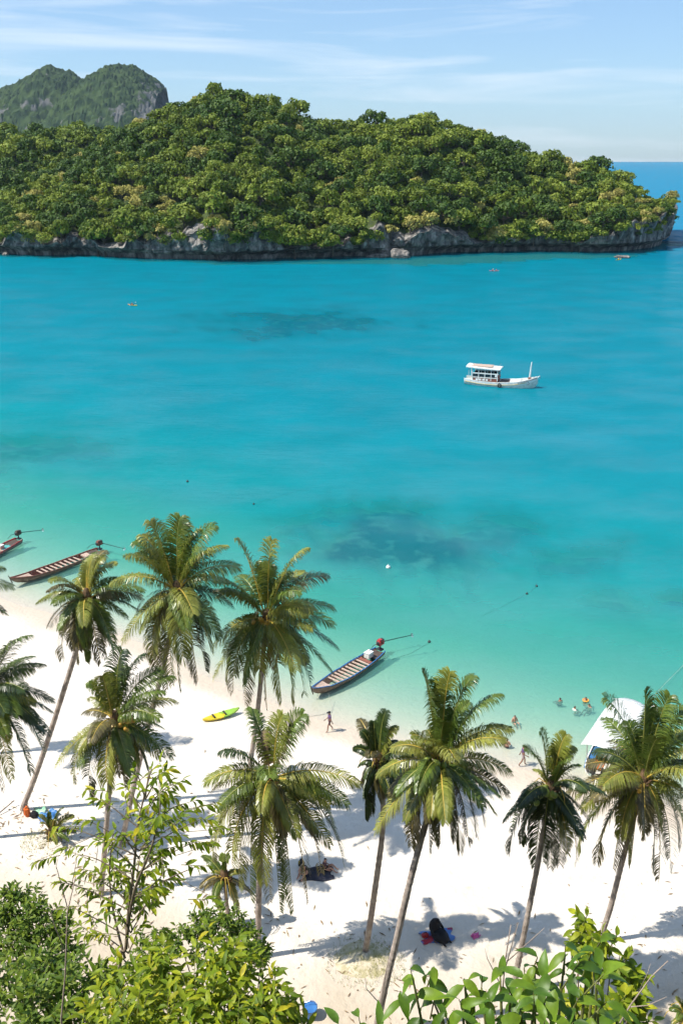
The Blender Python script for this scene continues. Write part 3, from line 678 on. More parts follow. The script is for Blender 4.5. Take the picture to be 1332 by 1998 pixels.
def trunk_mesh(pts, r0, r1, flare, g):
    P = np.array(pts, float); n = len(P); t = np.linspace(0, 1, n)
    L_ = np.linalg.norm(np.diff(P, axis=0), axis=1).sum(); k = int(max(L_ / 0.16, 12)); k -= k % 2
    u = np.linspace(0, 1, k)
    # smooth interpolation through the points
    from_ = [np.interp(u, t, P[:, j]) for j in range(3)]; C = np.stack(from_, 1)
    w = max(3, k // (n * 1) | 1); ke = np.ones(w) / w
    C2 = np.stack([np.convolve(np.pad(C[:, j], w//2, mode='reflect', reflect_type='odd'), ke, 'valid')[:k] for j in range(3)], 1); C = C2
    h = u * L_
    rad = r0 + (r1 - r0) * u + flare * np.exp(-h / 0.55) + 0.0045 * np.where(np.arange(k) % 2 == 0, 1, -1) + g.normal(0, 0.005, k)
    b = MB(); b.tube([Vector(c) for c in C], list(rad), 10)
    return b, C
PALMS = []
def palm(name, label, base, crown, mids=(), tips=(), fill=10, seed=1, L=4.6, lean_y=0.0, coco=None, kinds='gggyyo', r=0.15, hang=5, wind=0.18, ground=None, fill_kinds=None, upright=2, lw=0.046, dead=2):
    g = np.random.default_rng(seed); rd = random.Random(seed)
    B = on_ground(*base) if ground is None else Vector(ground)
    yb = B.y; yc = yb + lean_y
    K = at_y(crown[0], crown[1], yc)
    pts = [tuple(B - Vector((0, 0, 0.35))), tuple(B + Vector((0, 0, 0.15)))]
    for k, (mx_, my_) in enumerate(mids):
        f = (k + 1) / (len(mids) + 1); pts.append(tuple(at_y(mx_, my_, yb + lean_y * f)))
    pts.append(tuple(K - Vector((0, 0, 0.25))))
    root = thing(name, label, 'palm tree', B)
    inv = -np.array(B)
    pts = [tuple(np.array(p) + inv) for p in pts]; Kl = np.array(K) + inv
    tb, C = trunk_mesh(pts, r * 1.14, r * 0.84, r * 1.6, g); tb.build('trunk', m_trunk, root, smooth=False)
    # fibrous heart of the crown with the cut stubs of old fronds
    hb = MB(); hb.ball(tuple(Kl + np.array([0, 0, 0.05])), (0.26, 0.26, 0.55), 0, 9, 7)
    for k in range(14):
        a = rd.uniform(0, 6.28); z = rd.uniform(-0.45, 0.1); q = Kl + np.array([math.cos(a)*0.16, math.sin(a)*0.16, z])
        hb.tube([q, q + np.array([math.cos(a)*0.28, math.sin(a)*0.28, 0.28])], [0.06, 0.03], 4)
    hb.build('crown_heart', m_fibre, root)
    def frond(tip, kind, **kw):
        v = (np.array(tip) - Kl) * 0.94; h = math.hypot(v[0], v[1]); ln = float(np.linalg.norm(v))
        arch = 0.30 if v[2] > 0.3 * ln else (0.27 if v[2] > -0.45 * ln else 0.20)
        mid = v * 0.5 + np.array([0, 0, arch * ln + 0.1])
        if v[2] < -0.75 * ln: mid[:2] = v[:2] * 0.9
        a = math.atan2(v[1], v[0]); st = Kl + np.array([math.cos(a)*0.14, math.sin(a)*0.14, 0.12 if v[2] > 0 else -0.08])
        me = frond_mesh(st, Kl + mid, Kl + v, g, kind, sag=0.75 + 0.5 * rd.random() + (0.4 if v[2] < 0 else 0), wind=wind, Lmax=1.08 * (0.35 + 0.65 * L / 4.6), wid=lw, **kw)
        link('frond', me, root)
    for tp in tips:
        kind = tp[3] if len(tp) > 3 and tp[3] else rd.choice(kinds)
        dy = tp[2] if len(tp) > 2 and tp[2] is not None else rd.uniform(-1.6, 1.6)
        T = at_y(tp[0], tp[1], yc + dy); frond(np.array(T) + inv, kind)
    fk = fill_kinds or kinds
    for k in range(int(fill * 1.5)):
        a = rd.choice((-1, 1)) * rd.uniform(0.25, 1.0) * math.pi / 2 * 1.0 + (math.pi / 2 if rd.random() < 0.5 else -math.pi / 2)
        a = rd.uniform(0, 6.283); el = R(rd.uniform(-50, 55)); l = L * rd.uniform(0.7, 0.9)
        frond(Kl + np.array([math.cos(a)*math.cos(el), math.sin(a)*math.cos(el), math.sin(el)]) * l, rd.choice(fk))
    for k in range(upright):
        a = rd.uniform(0, 6.283); l = L * rd.uniform(0.65, 0.85)
        frond(Kl + np.array([math.cos(a)*0.3 + 0.1, math.sin(a)*0.3, 0.95]) * l, rd.choice('gy'))
    for k in range(hang + 2):
        a = rd.uniform(0, 6.283); l = L * rd.uniform(0.65, 0.85); f = rd.uniform(0.25, 0.5)
        frond(Kl + np.array([math.cos(a)*f, math.sin(a)*f, -0.88]) * l, rd.choice('oygo'))
    for k in range(dead):
        a = rd.uniform(0, 6.283); l = L * rd.uniform(0.5, 0.75)
        frond(Kl + np.array([math.cos(a)*0.16, math.sin(a)*0.16, -0.95]) * l, 'b', ragged=0.35)
    for k in range(5):
        a = rd.uniform(0, 6.283); q = Kl + np.array([math.cos(a)*0.1, math.sin(a)*0.1, 0.1])
        b = MB(); b.tube([q, q + np.array([math.cos(a)*0.45, math.sin(a)*0.45, 0.3]), q + np.array([math.cos(a)*0.75, math.sin(a)*0.75, -0.15]), q + np.array([math.cos(a)*0.85, math.sin(a)*0.85, -0.6])], [0.03, 0.025, 0.02, 0.01], 4)
        b.build('flower_stalk', RM['y'], root)
    if coco:
        (cpx, cpy), n, ck = coco
        c = np.array(at_y(cpx, cpy, yc - 0.55)) + inv
        for k in range(n):
            b = MB(); b.ball((0, 0, 0), (0.125, 0.125, 0.155), 0, 10, 7)
            o = b.build('coconut', m_coco[ck], root, True); o.location = tuple(c + g.normal(0, 1, 3) * np.array([0.21, 0.13, 0.16])); o.rotation_euler = (rd.uniform(-.6, .6), rd.uniform(-.6, .6), 0)
    PALMS.append((root, B, K)); return root

palm('coconut_palm', 'coconut palm with a long curved trunk rising from the blue tarp, left', (45, 1580), (170, 1165), [(62, 1535), (88, 1462), (112, 1388), (140, 1300), (158, 1240)],
     [(60, 1175, -.5), (84, 1226, -.8, 'o'), (113, 1292, -.6, 'o'), (135, 1272, -1.2, 'o'), (160, 1298, -1), (192, 1302, -1, 'o'), (218, 1268, -.8), (247, 1206, .4, 'g'), (252, 1170, .8), (238, 1128, .6), (222, 1092, .5, 'y'), (198, 1082, 0, 'y'), (168, 1088, .8), (140, 1125, 1.5), (148, 1300, .3, 'o'), (205, 1290, .4, 'd')], fill=8, seed=11, L=3.9, dead=2, r=0.16)
palm('coconut_palm', 'tall coconut palm with the highest crown, left, overlapping the moored boat side', (238, 1650), (345, 1152), [(262, 1530), (288, 1420), (312, 1330), (332, 1240)],
     [(283, 1008, .5), (345, 998, .6), (415, 1016, .4), (438, 1058, 0), (256, 1076, -.3, 'y'), (203, 1134, -.5, 'y'), (262, 1192, 1.2, 'd'), (468, 1102, .3), (452, 1182, 1.0, 'd'), (425, 1240, .6), (226, 1255, -1, 'y'), (262, 1235, -1.5, 'y'), (288, 1292, -1.2, 'y'), (330, 1345, -.8, 'y'), (382, 1338, -.5, 'o'), (352, 1300, -1.8, 'y'), (408, 1275, -.4, 'y'), (300, 1320, .4, 'o'), (365, 1040, 1), (318, 1355, .2, 'o'), (398, 1318, .3, 'd'), (345, 1360, .5, 'o')],
     fill=9, seed=12, L=4.7, hang=4)
palm('coconut_palm', 'tall coconut palm left of the blue-edged longtail boat, orange coconuts in its crown', (470, 1592), (520, 1204), [(482, 1530), (492, 1465), (500, 1410), (508, 1340), (514, 1270)],
     [(452, 1042, .4), (525, 1043, .3, 'y'), (597, 1060, .3, 'y'), (638, 1116, .6), (652, 1184, .8, 'g'), (660, 1266, .2, 'd'), (648, 1316, -.4), (608, 1225, -2.2, 'y'), (410, 1128, .4, 'g'), (415, 1158, .2, 'y'), (404, 1262, -.4, 'y'), (404, 1328, -.6, 'y'), (432, 1340, -.8, 'y'), (470, 1384, -.5, 'o'), (500, 1330, -1.6, 'y'), (545, 1378, -.6), (592, 1362, 0), (604, 1338, -.3, 'd'), (560, 1110, 1.2), (445, 1360, .3, 'o'), (572, 1380, -.4, 'y'), (515, 1395, .4, 'o')],
     fill=12, seed=13, L=4.8, coco=((518, 1216), 6, 'o'), hang=3)
palm('coconut_palm', 'coconut palm with a bunch of brown and orange coconuts behind the leafy sapling', (198, 1745), (225, 1405), [(203, 1680), (208, 1610), (214, 1540), (220, 1470)],
     [(163, 1326, .2, 'g'), (205, 1318, .8), (232, 1258, .6, 'd'), (275, 1268, .5, 'd'), (312, 1300, .6, 'g'), (338, 1315, .4, 'g'), (318, 1346, -.4, 'g'), (308, 1400, -1.5, 'g'), (95, 1498, -.4, 'y'), (140, 1470, -1.4, 'y'), (132, 1535, -.8, 'y'), (165, 1562, -.6, 'd'), (203, 1556, -1.6, 'y'), (238, 1545, 0, 'o'), (312, 1482, -.5, 'y'), (283, 1505, -.4, 'o'), (150, 1390, .5, 'o')],
     fill=5, seed=14, L=4.0, coco=((250, 1408), 9, 'o'), hang=3, r=0.14)
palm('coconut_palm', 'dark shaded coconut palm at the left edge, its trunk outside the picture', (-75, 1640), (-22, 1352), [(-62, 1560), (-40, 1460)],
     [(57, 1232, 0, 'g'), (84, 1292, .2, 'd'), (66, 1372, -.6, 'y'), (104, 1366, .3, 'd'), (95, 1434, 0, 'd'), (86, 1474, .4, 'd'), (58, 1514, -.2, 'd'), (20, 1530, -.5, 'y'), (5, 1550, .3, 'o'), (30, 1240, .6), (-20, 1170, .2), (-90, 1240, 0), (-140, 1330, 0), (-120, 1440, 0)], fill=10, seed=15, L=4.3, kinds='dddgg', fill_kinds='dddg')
palm('coconut_palm', 'palm frond tip poking in from the left edge above the shore', (-110, 1480), (-92, 1160), [(-105, 1380)],
     [(27, 1143, 0, 'g'), (10, 1195, .5, 'o'), (-20, 1040, 0), (-180, 1050, 0), (-200, 1200, 0), (-100, 1010, 0), (-60, 1290, 0), (-130, 1300, 0)], fill=6, seed=16, L=4.2)
palm('coconut_palm', 'large coconut palm with wide drooping yellow-green fronds, centre foreground', (503, 1868), (530, 1516), [(504, 1800), (505, 1730), (508, 1660), (515, 1590)],
     [(416, 1463, -.3, 'd'), (383, 1526, -.6, 'y'), (400, 1690, -.8, 'y'), (440, 1700, -1.2, 'y'), (412, 1640, -.3, 'y'), (505, 1735, -1.4, 'y'), (540, 1795, -.4, 'g'), (598, 1775, -.2, 'o'), (642, 1655, -1.2, 'y'), (642, 1574, -.9, 'y'), (704, 1530, -.2, 'y'), (662, 1570, .8, 'y'), (672, 1702, .4, 'd'), (545, 1385, .5, 'y'), (580, 1402, .6, 'o'), (505, 1420, 1.2, 'b'), (480, 1770, .3, 'g'), (625, 1715, .5, 'o'), (500, 1590, -2.6, 'y'), (575, 1640, -2.0, 'y'), (455, 1745, -.5, 'y'), (568, 1795, -.3, 'g'), (520, 1775, .5, 'o'), (650, 1620, .5, 'g')],
     fill=4, seed=17, L=4.4, upright=1, hang=3, dead=2, r=0.145, lw=0.048)
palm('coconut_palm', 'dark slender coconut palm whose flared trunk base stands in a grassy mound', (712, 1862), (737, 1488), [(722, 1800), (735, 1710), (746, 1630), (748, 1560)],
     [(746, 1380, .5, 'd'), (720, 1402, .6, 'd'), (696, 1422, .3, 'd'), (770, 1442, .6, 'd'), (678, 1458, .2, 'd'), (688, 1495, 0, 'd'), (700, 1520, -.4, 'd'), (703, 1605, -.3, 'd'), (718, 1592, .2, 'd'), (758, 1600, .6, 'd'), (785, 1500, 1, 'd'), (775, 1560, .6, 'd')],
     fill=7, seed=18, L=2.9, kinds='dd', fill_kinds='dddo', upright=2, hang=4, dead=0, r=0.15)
palm('coconut_palm', 'big full-crowned coconut palm on a long leaning trunk, right of centre', (733, 2015), (858, 1486), [(752, 1920), (772, 1840), (792, 1750), (812, 1670), (835, 1590), (850, 1540)],
     [(813, 1300, .4, 'g'), (845, 1318, .8, 'g'), (870, 1298, .3, 'y'), (917, 1308, .5, 'g'), (972, 1346, .3, 'g'), (997, 1416, 0, 'y'), (985, 1440, -.8, 'y'), (997, 1508, .2, 'y'), (991, 1552, -.2, 'o'), (962, 1590, -.5, 'y'), (940, 1613, .3, 'o'), (791, 1430, -.4, 'y'), (719, 1512, -.5, 'y'), (742, 1552, -.3, 'o'), (716, 1628, -.6, 'y'), (777, 1606, -1.4, 'y'), (802, 1645, -.2, 'o'), (850, 1655, -.6, 'o'), (908, 1650, -.3, 'd'), (880, 1480, -2.6, 'y'), (830, 1600, -1.7, 'y'), (790, 1660, -.3, 'o'), (828, 1672, .4, 'd'), (872, 1645, -.5, 'o'), (925, 1642, .2, 'd'), (890, 1670, .5, 'o'), (955, 1560, .6, 'd')],
     fill=8, seed=19, L=3.5, coco=((836, 1492), 8, 'g'), hang=3, r=0.15)
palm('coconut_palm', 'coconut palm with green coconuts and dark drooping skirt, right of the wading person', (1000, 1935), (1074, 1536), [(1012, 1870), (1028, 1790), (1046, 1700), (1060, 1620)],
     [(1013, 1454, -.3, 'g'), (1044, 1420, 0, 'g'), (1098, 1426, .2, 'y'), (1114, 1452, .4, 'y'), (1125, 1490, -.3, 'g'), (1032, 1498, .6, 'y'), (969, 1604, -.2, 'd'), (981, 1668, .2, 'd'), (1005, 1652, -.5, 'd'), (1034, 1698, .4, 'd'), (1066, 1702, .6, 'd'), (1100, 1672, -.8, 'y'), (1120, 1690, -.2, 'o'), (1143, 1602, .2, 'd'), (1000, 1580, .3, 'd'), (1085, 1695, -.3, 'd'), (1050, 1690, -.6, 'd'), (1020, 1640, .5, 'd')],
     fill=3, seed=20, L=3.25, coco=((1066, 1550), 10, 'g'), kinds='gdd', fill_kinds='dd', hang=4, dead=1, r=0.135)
palm('coconut_palm', 'coconut palm at the right edge in front of the white-canopied boat', (1168, 1838), (1254, 1520), [(1188, 1780), (1208, 1700), (1228, 1625)],
     [(1166, 1350, .2, 'g'), (1215, 1400, 1.4, 'g'), (1250, 1337, .3, 'g'), (1275, 1372, 1.0, 'd'), (1303, 1346, .2, 'g'), (1335, 1372, .3, 'g'), (1350, 1425, .2, 'g'), (1356, 1490, 0, 'd'), (1342, 1560, -.8, 'y'), (1330, 1625, -.3, 'y'), (1320, 1660, .4, 'd'), (1280, 1725, 0, 'o'), (1222, 1694, -.3, 'y'), (1152, 1690, -.4, 'o'), (1113, 1668, -.5, 'y'), (1081, 1555, -.4, 'o'), (1131, 1488, .4, 'o'), (1145, 1462, .8, 'd'), (1250, 1640, -1.5, 'o'), (1185, 1705, .1, 'o'), (1268, 1705, -.5, 'd'), (1302, 1705, .3, 'd'), (1200, 1640, -.8, 'y')],
     fill=8, seed=21, L=4.2, hang=3, coco=((1248, 1540), 5, 'o'), r=0.14)
palm('young_palm', 'small young palm beside a thin grey trunk above the lower left bushes', (446, 1812), (438, 1712), [(443, 1770)], [(384, 1745, 0, 'o'), (405, 1700, 0, 'y'), (470, 1700, 0, 'y'), (490, 1745, 0, 'o'), (420, 1775, -.4, 'y'), (460, 1790, -.3, 'y'), (440, 1665, 0, 'g')], fill=3, seed=22, L=2.2, r=0.11, upright=1, hang=2, dead=1)
palm('young_palm', 'tiny palm seedling casting a long feathery shadow beside the blue tarp', (103, 1637), (104, 1622), [], [(70, 1588, 0, 'y'), (88, 1580, 0, 'g'), (118, 1572, 0, 'g'), (140, 1590, 0, 'y'), (145, 1625, 0, 'o'), (68, 1628, 0, 'o')], fill=2, seed=23, L=1.7, r=0.06, upright=1, hang=0, dead=0)
palm('young_palm', 'young palm fan at the bottom right corner of the picture', (1340, 2040), (1338, 1985), [], [(1296, 1968, 0, 'g'), (1310, 1945, 0, 'y'), (1340, 1935, 0, 'g'), (1300, 2000, -.3, 'y')], fill=3, seed=24, L=1.8, r=0.08, upright=1, hang=0, dead=0)
palm('coconut_palm', 'coconut palm beyond the right edge, fronds reaching into the picture', (1385, 1760), (1400, 1478), [(1392, 1620)], [(1328, 1440, 0, 'd'), (1340, 1560, 0, 'o'), (1420, 1340, 0), (1480, 1400, 0), (1490, 1560, 0), (1380, 1640, 0)], fill=6, seed=25, L=3.9)

# ------------------------------------------------------------------ boats
m_white = mat('white_paint', (0.80, 0.80, 0.77), (0.66, 0.66, 0.62), 0.45, 3)
m_offwhite = mat('weathered_white', (0.66, 0.67, 0.62), (0.46, 0.50, 0.45), 0.6, 2)
m_wood = mat('boat_wood', (0.42, 0.27, 0.19), (0.30, 0.18, 0.12), 0.7, 6)
m_palewood = mat('bleached_wood', (0.56, 0.42, 0.33), (0.42, 0.29, 0.22), 0.75, 7)
m_redwood = mat('red_brown_wood', (0.30, 0.10, 0.065), (0.19, 0.065, 0.045), 0.65, 5)
m_darkwood = mat('dark_wood', (0.11, 0.075, 0.055), (0.06, 0.042, 0.032), 0.7, 5)
m_hullgrey = mat('hull_grey', (0.25, 0.24, 0.22), (0.14, 0.13, 0.12), 0.7, 3)
m_hullbrown = mat('hull_brown', (0.27, 0.18, 0.13), (0.15, 0.10, 0.075), 0.7, 3)
m_blue = mat('blue_paint', (0.05, 0.20, 0.46), (0.04, 0.15, 0.36), 0.5, 4)
m_red = mat('red_paint', (0.52, 0.045, 0.05), (0.38, 0.03, 0.035), 0.5, 4)
m_teal = mat('teal_paint', (0.10, 0.42, 0.38), (0.08, 0.33, 0.30), 0.55, 4)
m_metal = mat('dark_metal', (0.09, 0.09, 0.09), (0.05, 0.05, 0.05), 0.45, 8, metal=0.6)
m_greenpipe = mat('shaft_green', (0.05, 0.12, 0.10), (0.03, 0.08, 0.07), 0.5, 8, metal=0.3)
m_steel = mat('steel', (0.55, 0.56, 0.57), (0.4, 0.4, 0.4), 0.35, 8, metal=0.8)
m_black = mat('black_rubber', (0.03, 0.03, 0.03), (0.02, 0.02, 0.02), 0.8, 8)
m_yellow = mat('yellow_paint', (0.62, 0.40, 0.05), (0.5, 0.33, 0.05), 0.5, 4)
m_rope = mat('rope', (0.40, 0.38, 0.33), (0.28, 0.27, 0.24), 0.9, 20)
m_darkrope = mat('wet_rope', (0.10, 0.28, 0.25), (0.07, 0.22, 0.2), 0.8, 20)
m_glassdark = mat('dark_glass', (0.03, 0.04, 0.05), (0.02, 0.03, 0.04), 0.15, 4)
m_orange = mat('orange_cloth', (0.80, 0.19, 0.03), (0.65, 0.13, 0.02), 0.7, 6)

def loft(L_, beam, keel, sheer, ns=26, m=11, q=2.0, p=1.7, inset=0.0, lift=0.0, s0=0.0, s1=1.0, wmax=1.0):
    rows = []
    for i in range(ns):
        s = s0 + (s1 - s0) * i / (ns - 1); b = max(beam(s) - inset, 0.004); k, t = keel(s) + lift, sheer(s)
        k = min(k, t - 0.02)
        for j in range(m):
            w = (-1 + 2*j/(m-1)) * wmax; a = abs(w)
            rows.append((s * L_ - L_/2, math.copysign(b * (1 - (1 - a)**p), w) if a else 0.0, k + (t - k) * a**q))
    f = [(i*m+j, i*m+j+1, (i+1)*m+j+1, (i+1)*m+j) for i in range(ns-1) for j in range(m-1)]
    return rows, f
def hull_mb(L_, beam, keel, sheer, th=0.06, ns=26, m=11, q=2.0, p=1.7):
    b = MB(); o, f = loft(L_, beam, keel, sheer, ns, m, q, p); i_, _ = loft(L_, beam, keel, sheer, ns, m, q, p, th, th)
    n = len(o); b.add(o + i_, f + [tuple(n + k for k in reversed(t)) for t in f], 0); b.m[len(f):] = [1] * len(f)
    rim = [(i*m, (i+1)*m, n+(i+1)*m, n+i*m) for i in range(ns-1)] + [(n+i*m+m-1, n+(i+1)*m+m-1, (i+1)*m+m-1, i*m+m-1) for i in range(ns-1)]
    rim += [(j, j+1, n+j+1, n+j) for j in range(m-1)] + [(n+(ns-1)*m+j, n+(ns-1)*m+j+1, (ns-1)*m+j+1, (ns-1)*m+j) for j in range(m-1)]
    b.add([], [], 0); b.f += rim; b.m += [2] * len(rim); return b
def heading(a, b): d = b - a; return math.atan2(d.y, d.x), math.hypot(d.x, d.y)
ip = lambda s, xs, ys: float(np.interp(s, xs, ys))

def longtail(label, stern, bow, hull_m, inner_m, rim_m, bench_m, engine_m, shaft_px, extra, seed):
    A, B = at_z(*stern, 0.45), at_z(*bow, 0.75); rz, L_ = heading(A, B)
    c = (A + B) / 2; root = thing('longtail_boat', label, 'boat', (c.x, c.y, 0), rz)
    beam = lambda s: ip(s, [0, .12, .35, .6, .8, .93, 1], [.50, .66, .82, .80, .58, .26, .03])
    keel = lambda s: ip(s, [0, .2, .6, .85, .95, 1], [-.10, -.22, -.22, -.08, .30, .85])
    sheer = lambda s: ip(s, [0, .2, .5, .8, .95, 1], [.52, .44, .42, .58, .86, 1.02])
    hull_mb(L_, beam, keel, sheer, 0.05, 30).build('hull', [hull_m, inner_m, rim_m], root)
    for sd in (-1, 1):
        b = MB(); b.tube([(s*L_ - L_/2, sd*(beam(s)+.015), sheer(s)+.015) for s in np.linspace(0, .985, 24)], .042, 5); b.build('gunwale', rim_m, root)
        b = MB(); b.tube([(s*L_ - L_/2, sd*(beam(s)+.002), sheer(s)-.14) for s in np.linspace(0, .97, 24)], .025, 4); b.build('rub_strip', inner_m, root)
    fl = MB(); o, f = loft(L_, lambda s: beam(s)*.72, keel, lambda s: keel(s)+.16, 20, 3, 1, 1, 0, .15, .05, .9); fl.add(o, f); fl.build('floor', m_palewood, root)
    rd = random.Random(seed)
    for k in range(9):
        s = .27 + .052*k; x = s*L_ - L_/2; b = MB(); b.box((x, 0, sheer(s) - .10), (.17, beam(s)*1.93, .045), 0, Matrix.Rotation(rd.uniform(-.02, .02), 3, 'Z')); b.build('bench', bench_m, root)
    for k in range(15):
        s = .12 + .052*k; x = s*L_ - L_/2
        b = MB()
        for sd in (-1, 1): b.tube([(x, sd*beam(s)*.95, sheer(s)-.01), (x, sd*beam(s)*.86, keel(s)+(sheer(s)-keel(s))*.55), (x, sd*beam(s)*.6, keel(s)+.14)], .028, 4)
        b.build('rib', bench_m, root)
    d = MB(); o, f = loft(L_, lambda s: beam(s)*.93, lambda s: sheer(s)-.13, lambda s: sheer(s)-.05, 8, 3, 1, 1, 0, 0, .78, .97); d.add(o, f); d.build('bow_deck', m_palewood, root)
    d = MB(); o, f = loft(L_, lambda s: beam(s)*.93, lambda s: sheer(s)-.12, lambda s: sheer(s)-.06, 6, 3, 1, 1, 0, 0, .02, .15); d.add(o, f); d.build('stern_deck', m_darkwood, root)
    st = MB(); st.tube([(L_/2-.22, 0, .35), (L_/2-.02, 0, .95), (L_/2+.1, 0, 1.28)], [.05, .055, .035], 6); st.build('stem_post', m_darkwood, root)
    # engine on its pivot with the long drive shaft
    inv = Matrix.Rotation(-rz, 3, 'Z'); ex = -L_/2 + .05
    e = MB(); e.box((ex, 0, 1.18), (.62, .40, .36), 0); e.box((ex+.08, 0, 1.43), (.40, .34, .16), 0, taper=.8); e.box((ex-.24, .02, 1.36), (.16, .3, .2), 1); e.tube([(ex+.1, .26, 1.2), (ex+.1, .30, 1.55)], .045, 6, 1); e.ball((ex+.3, 0, 1.2), (.12, .2, .2), 1); en = e.build('engine', [engine_m, m_metal], root)
    e = MB(); e.tube([(ex, 0, .45), (ex, 0, 1.02)], .07, 6); e.box((ex, 0, .55), (.35, .5, .12)); e.build('engine_mount', m_metal, root)
    tp = inv @ (at_y(shaft_px[0], shaft_px[1], A.y + (at_z(*shaft_px, 1.1).y - A.y)) - root.location); a = Vector((ex-.25, 0, 1.15))
    b = MB(); b.tube([a, a.lerp(tp, .5), tp], [.05, .042, .035], 6); b.build('drive_shaft', m_greenpipe, root)
    dd = (tp - a).normalized(); pr = MB()
    up_ = Vector((0, 0, 1)); sd = dd.cross(up_).normalized()
    for k in range(3):
        w = k * 2.094 + .5; r_ = sd*math.cos(w) + dd.cross(sd)*math.sin(w); pr.add([tp, tp + r_*.2 + sd*.03 + dd*.05, tp + r_*.24 - dd*.05, tp + r_*.1 - dd*.1], [(0, 1, 2, 3), (3, 2, 1, 0)])
    pr.tube([tp - dd*.05, tp + dd*.14], .045, 6); pr.build('propeller', m_steel, root)
    b = MB(); b.tube([(ex+.3, 0, 1.25), (ex+1.1, .1, 1.38), (ex+1.7, .2, 1.2)], .025, 5); b.build('tiller', m_metal, root)
    for (kind, s, y, z, size, mm) in extra:
        b = MB(); x = s*L_ - L_/2; b.box((x, y, z + size[2]/2), size, 0)
        if kind == 'cooler_box':
            o = b.build('cooler_box', mm, root); tag(link_lid(o, (x, y, z + size[2] + .03), (size[0]+.05, size[1]+.05, .06), m_white)); continue
        b.build(kind, mm, root)
    return root
def link_lid(o, c, size, mm): b = MB(); b.box(c, size); return b.build('lid', mm, o)
longtail('longtail boat with blue gunwale, red engine and white box, near the walking person', (742, 1268), (607, 1348), m_hullbrown, m_wood, m_blue, m_palewood, m_red, (803, 1239),
         [('cooler_box', .17, -.1, .42, (.62, .5, .42), m_offwhite), ('plank', .235, 0, .34, (.35, 1.2, .05), m_redwood)], 1)
longtail('brown longtail boat with bare pink benches moored at left by the palms', (196, 1072), (20, 1132), m_hullbrown, m_redwood, m_redwood, m_palewood, m_redwood, (244, 1071),
         [('locker', .17, 0, .3, (.7, .9, .16), m_palewood)], 2)
longtail('red longtail boat with teal deck cut off by the left edge', (38, 1052), (-120, 1122), m_hullgrey, m_red, m_red, m_palewood, m_darkwood, (84, 1034),
         [('cooler_box', .24, 0, .32, (.5, .42, .4), m_palewood), ('deck_panel', .20, .1, .30, (1.5, .9, .05), m_teal)], 3)

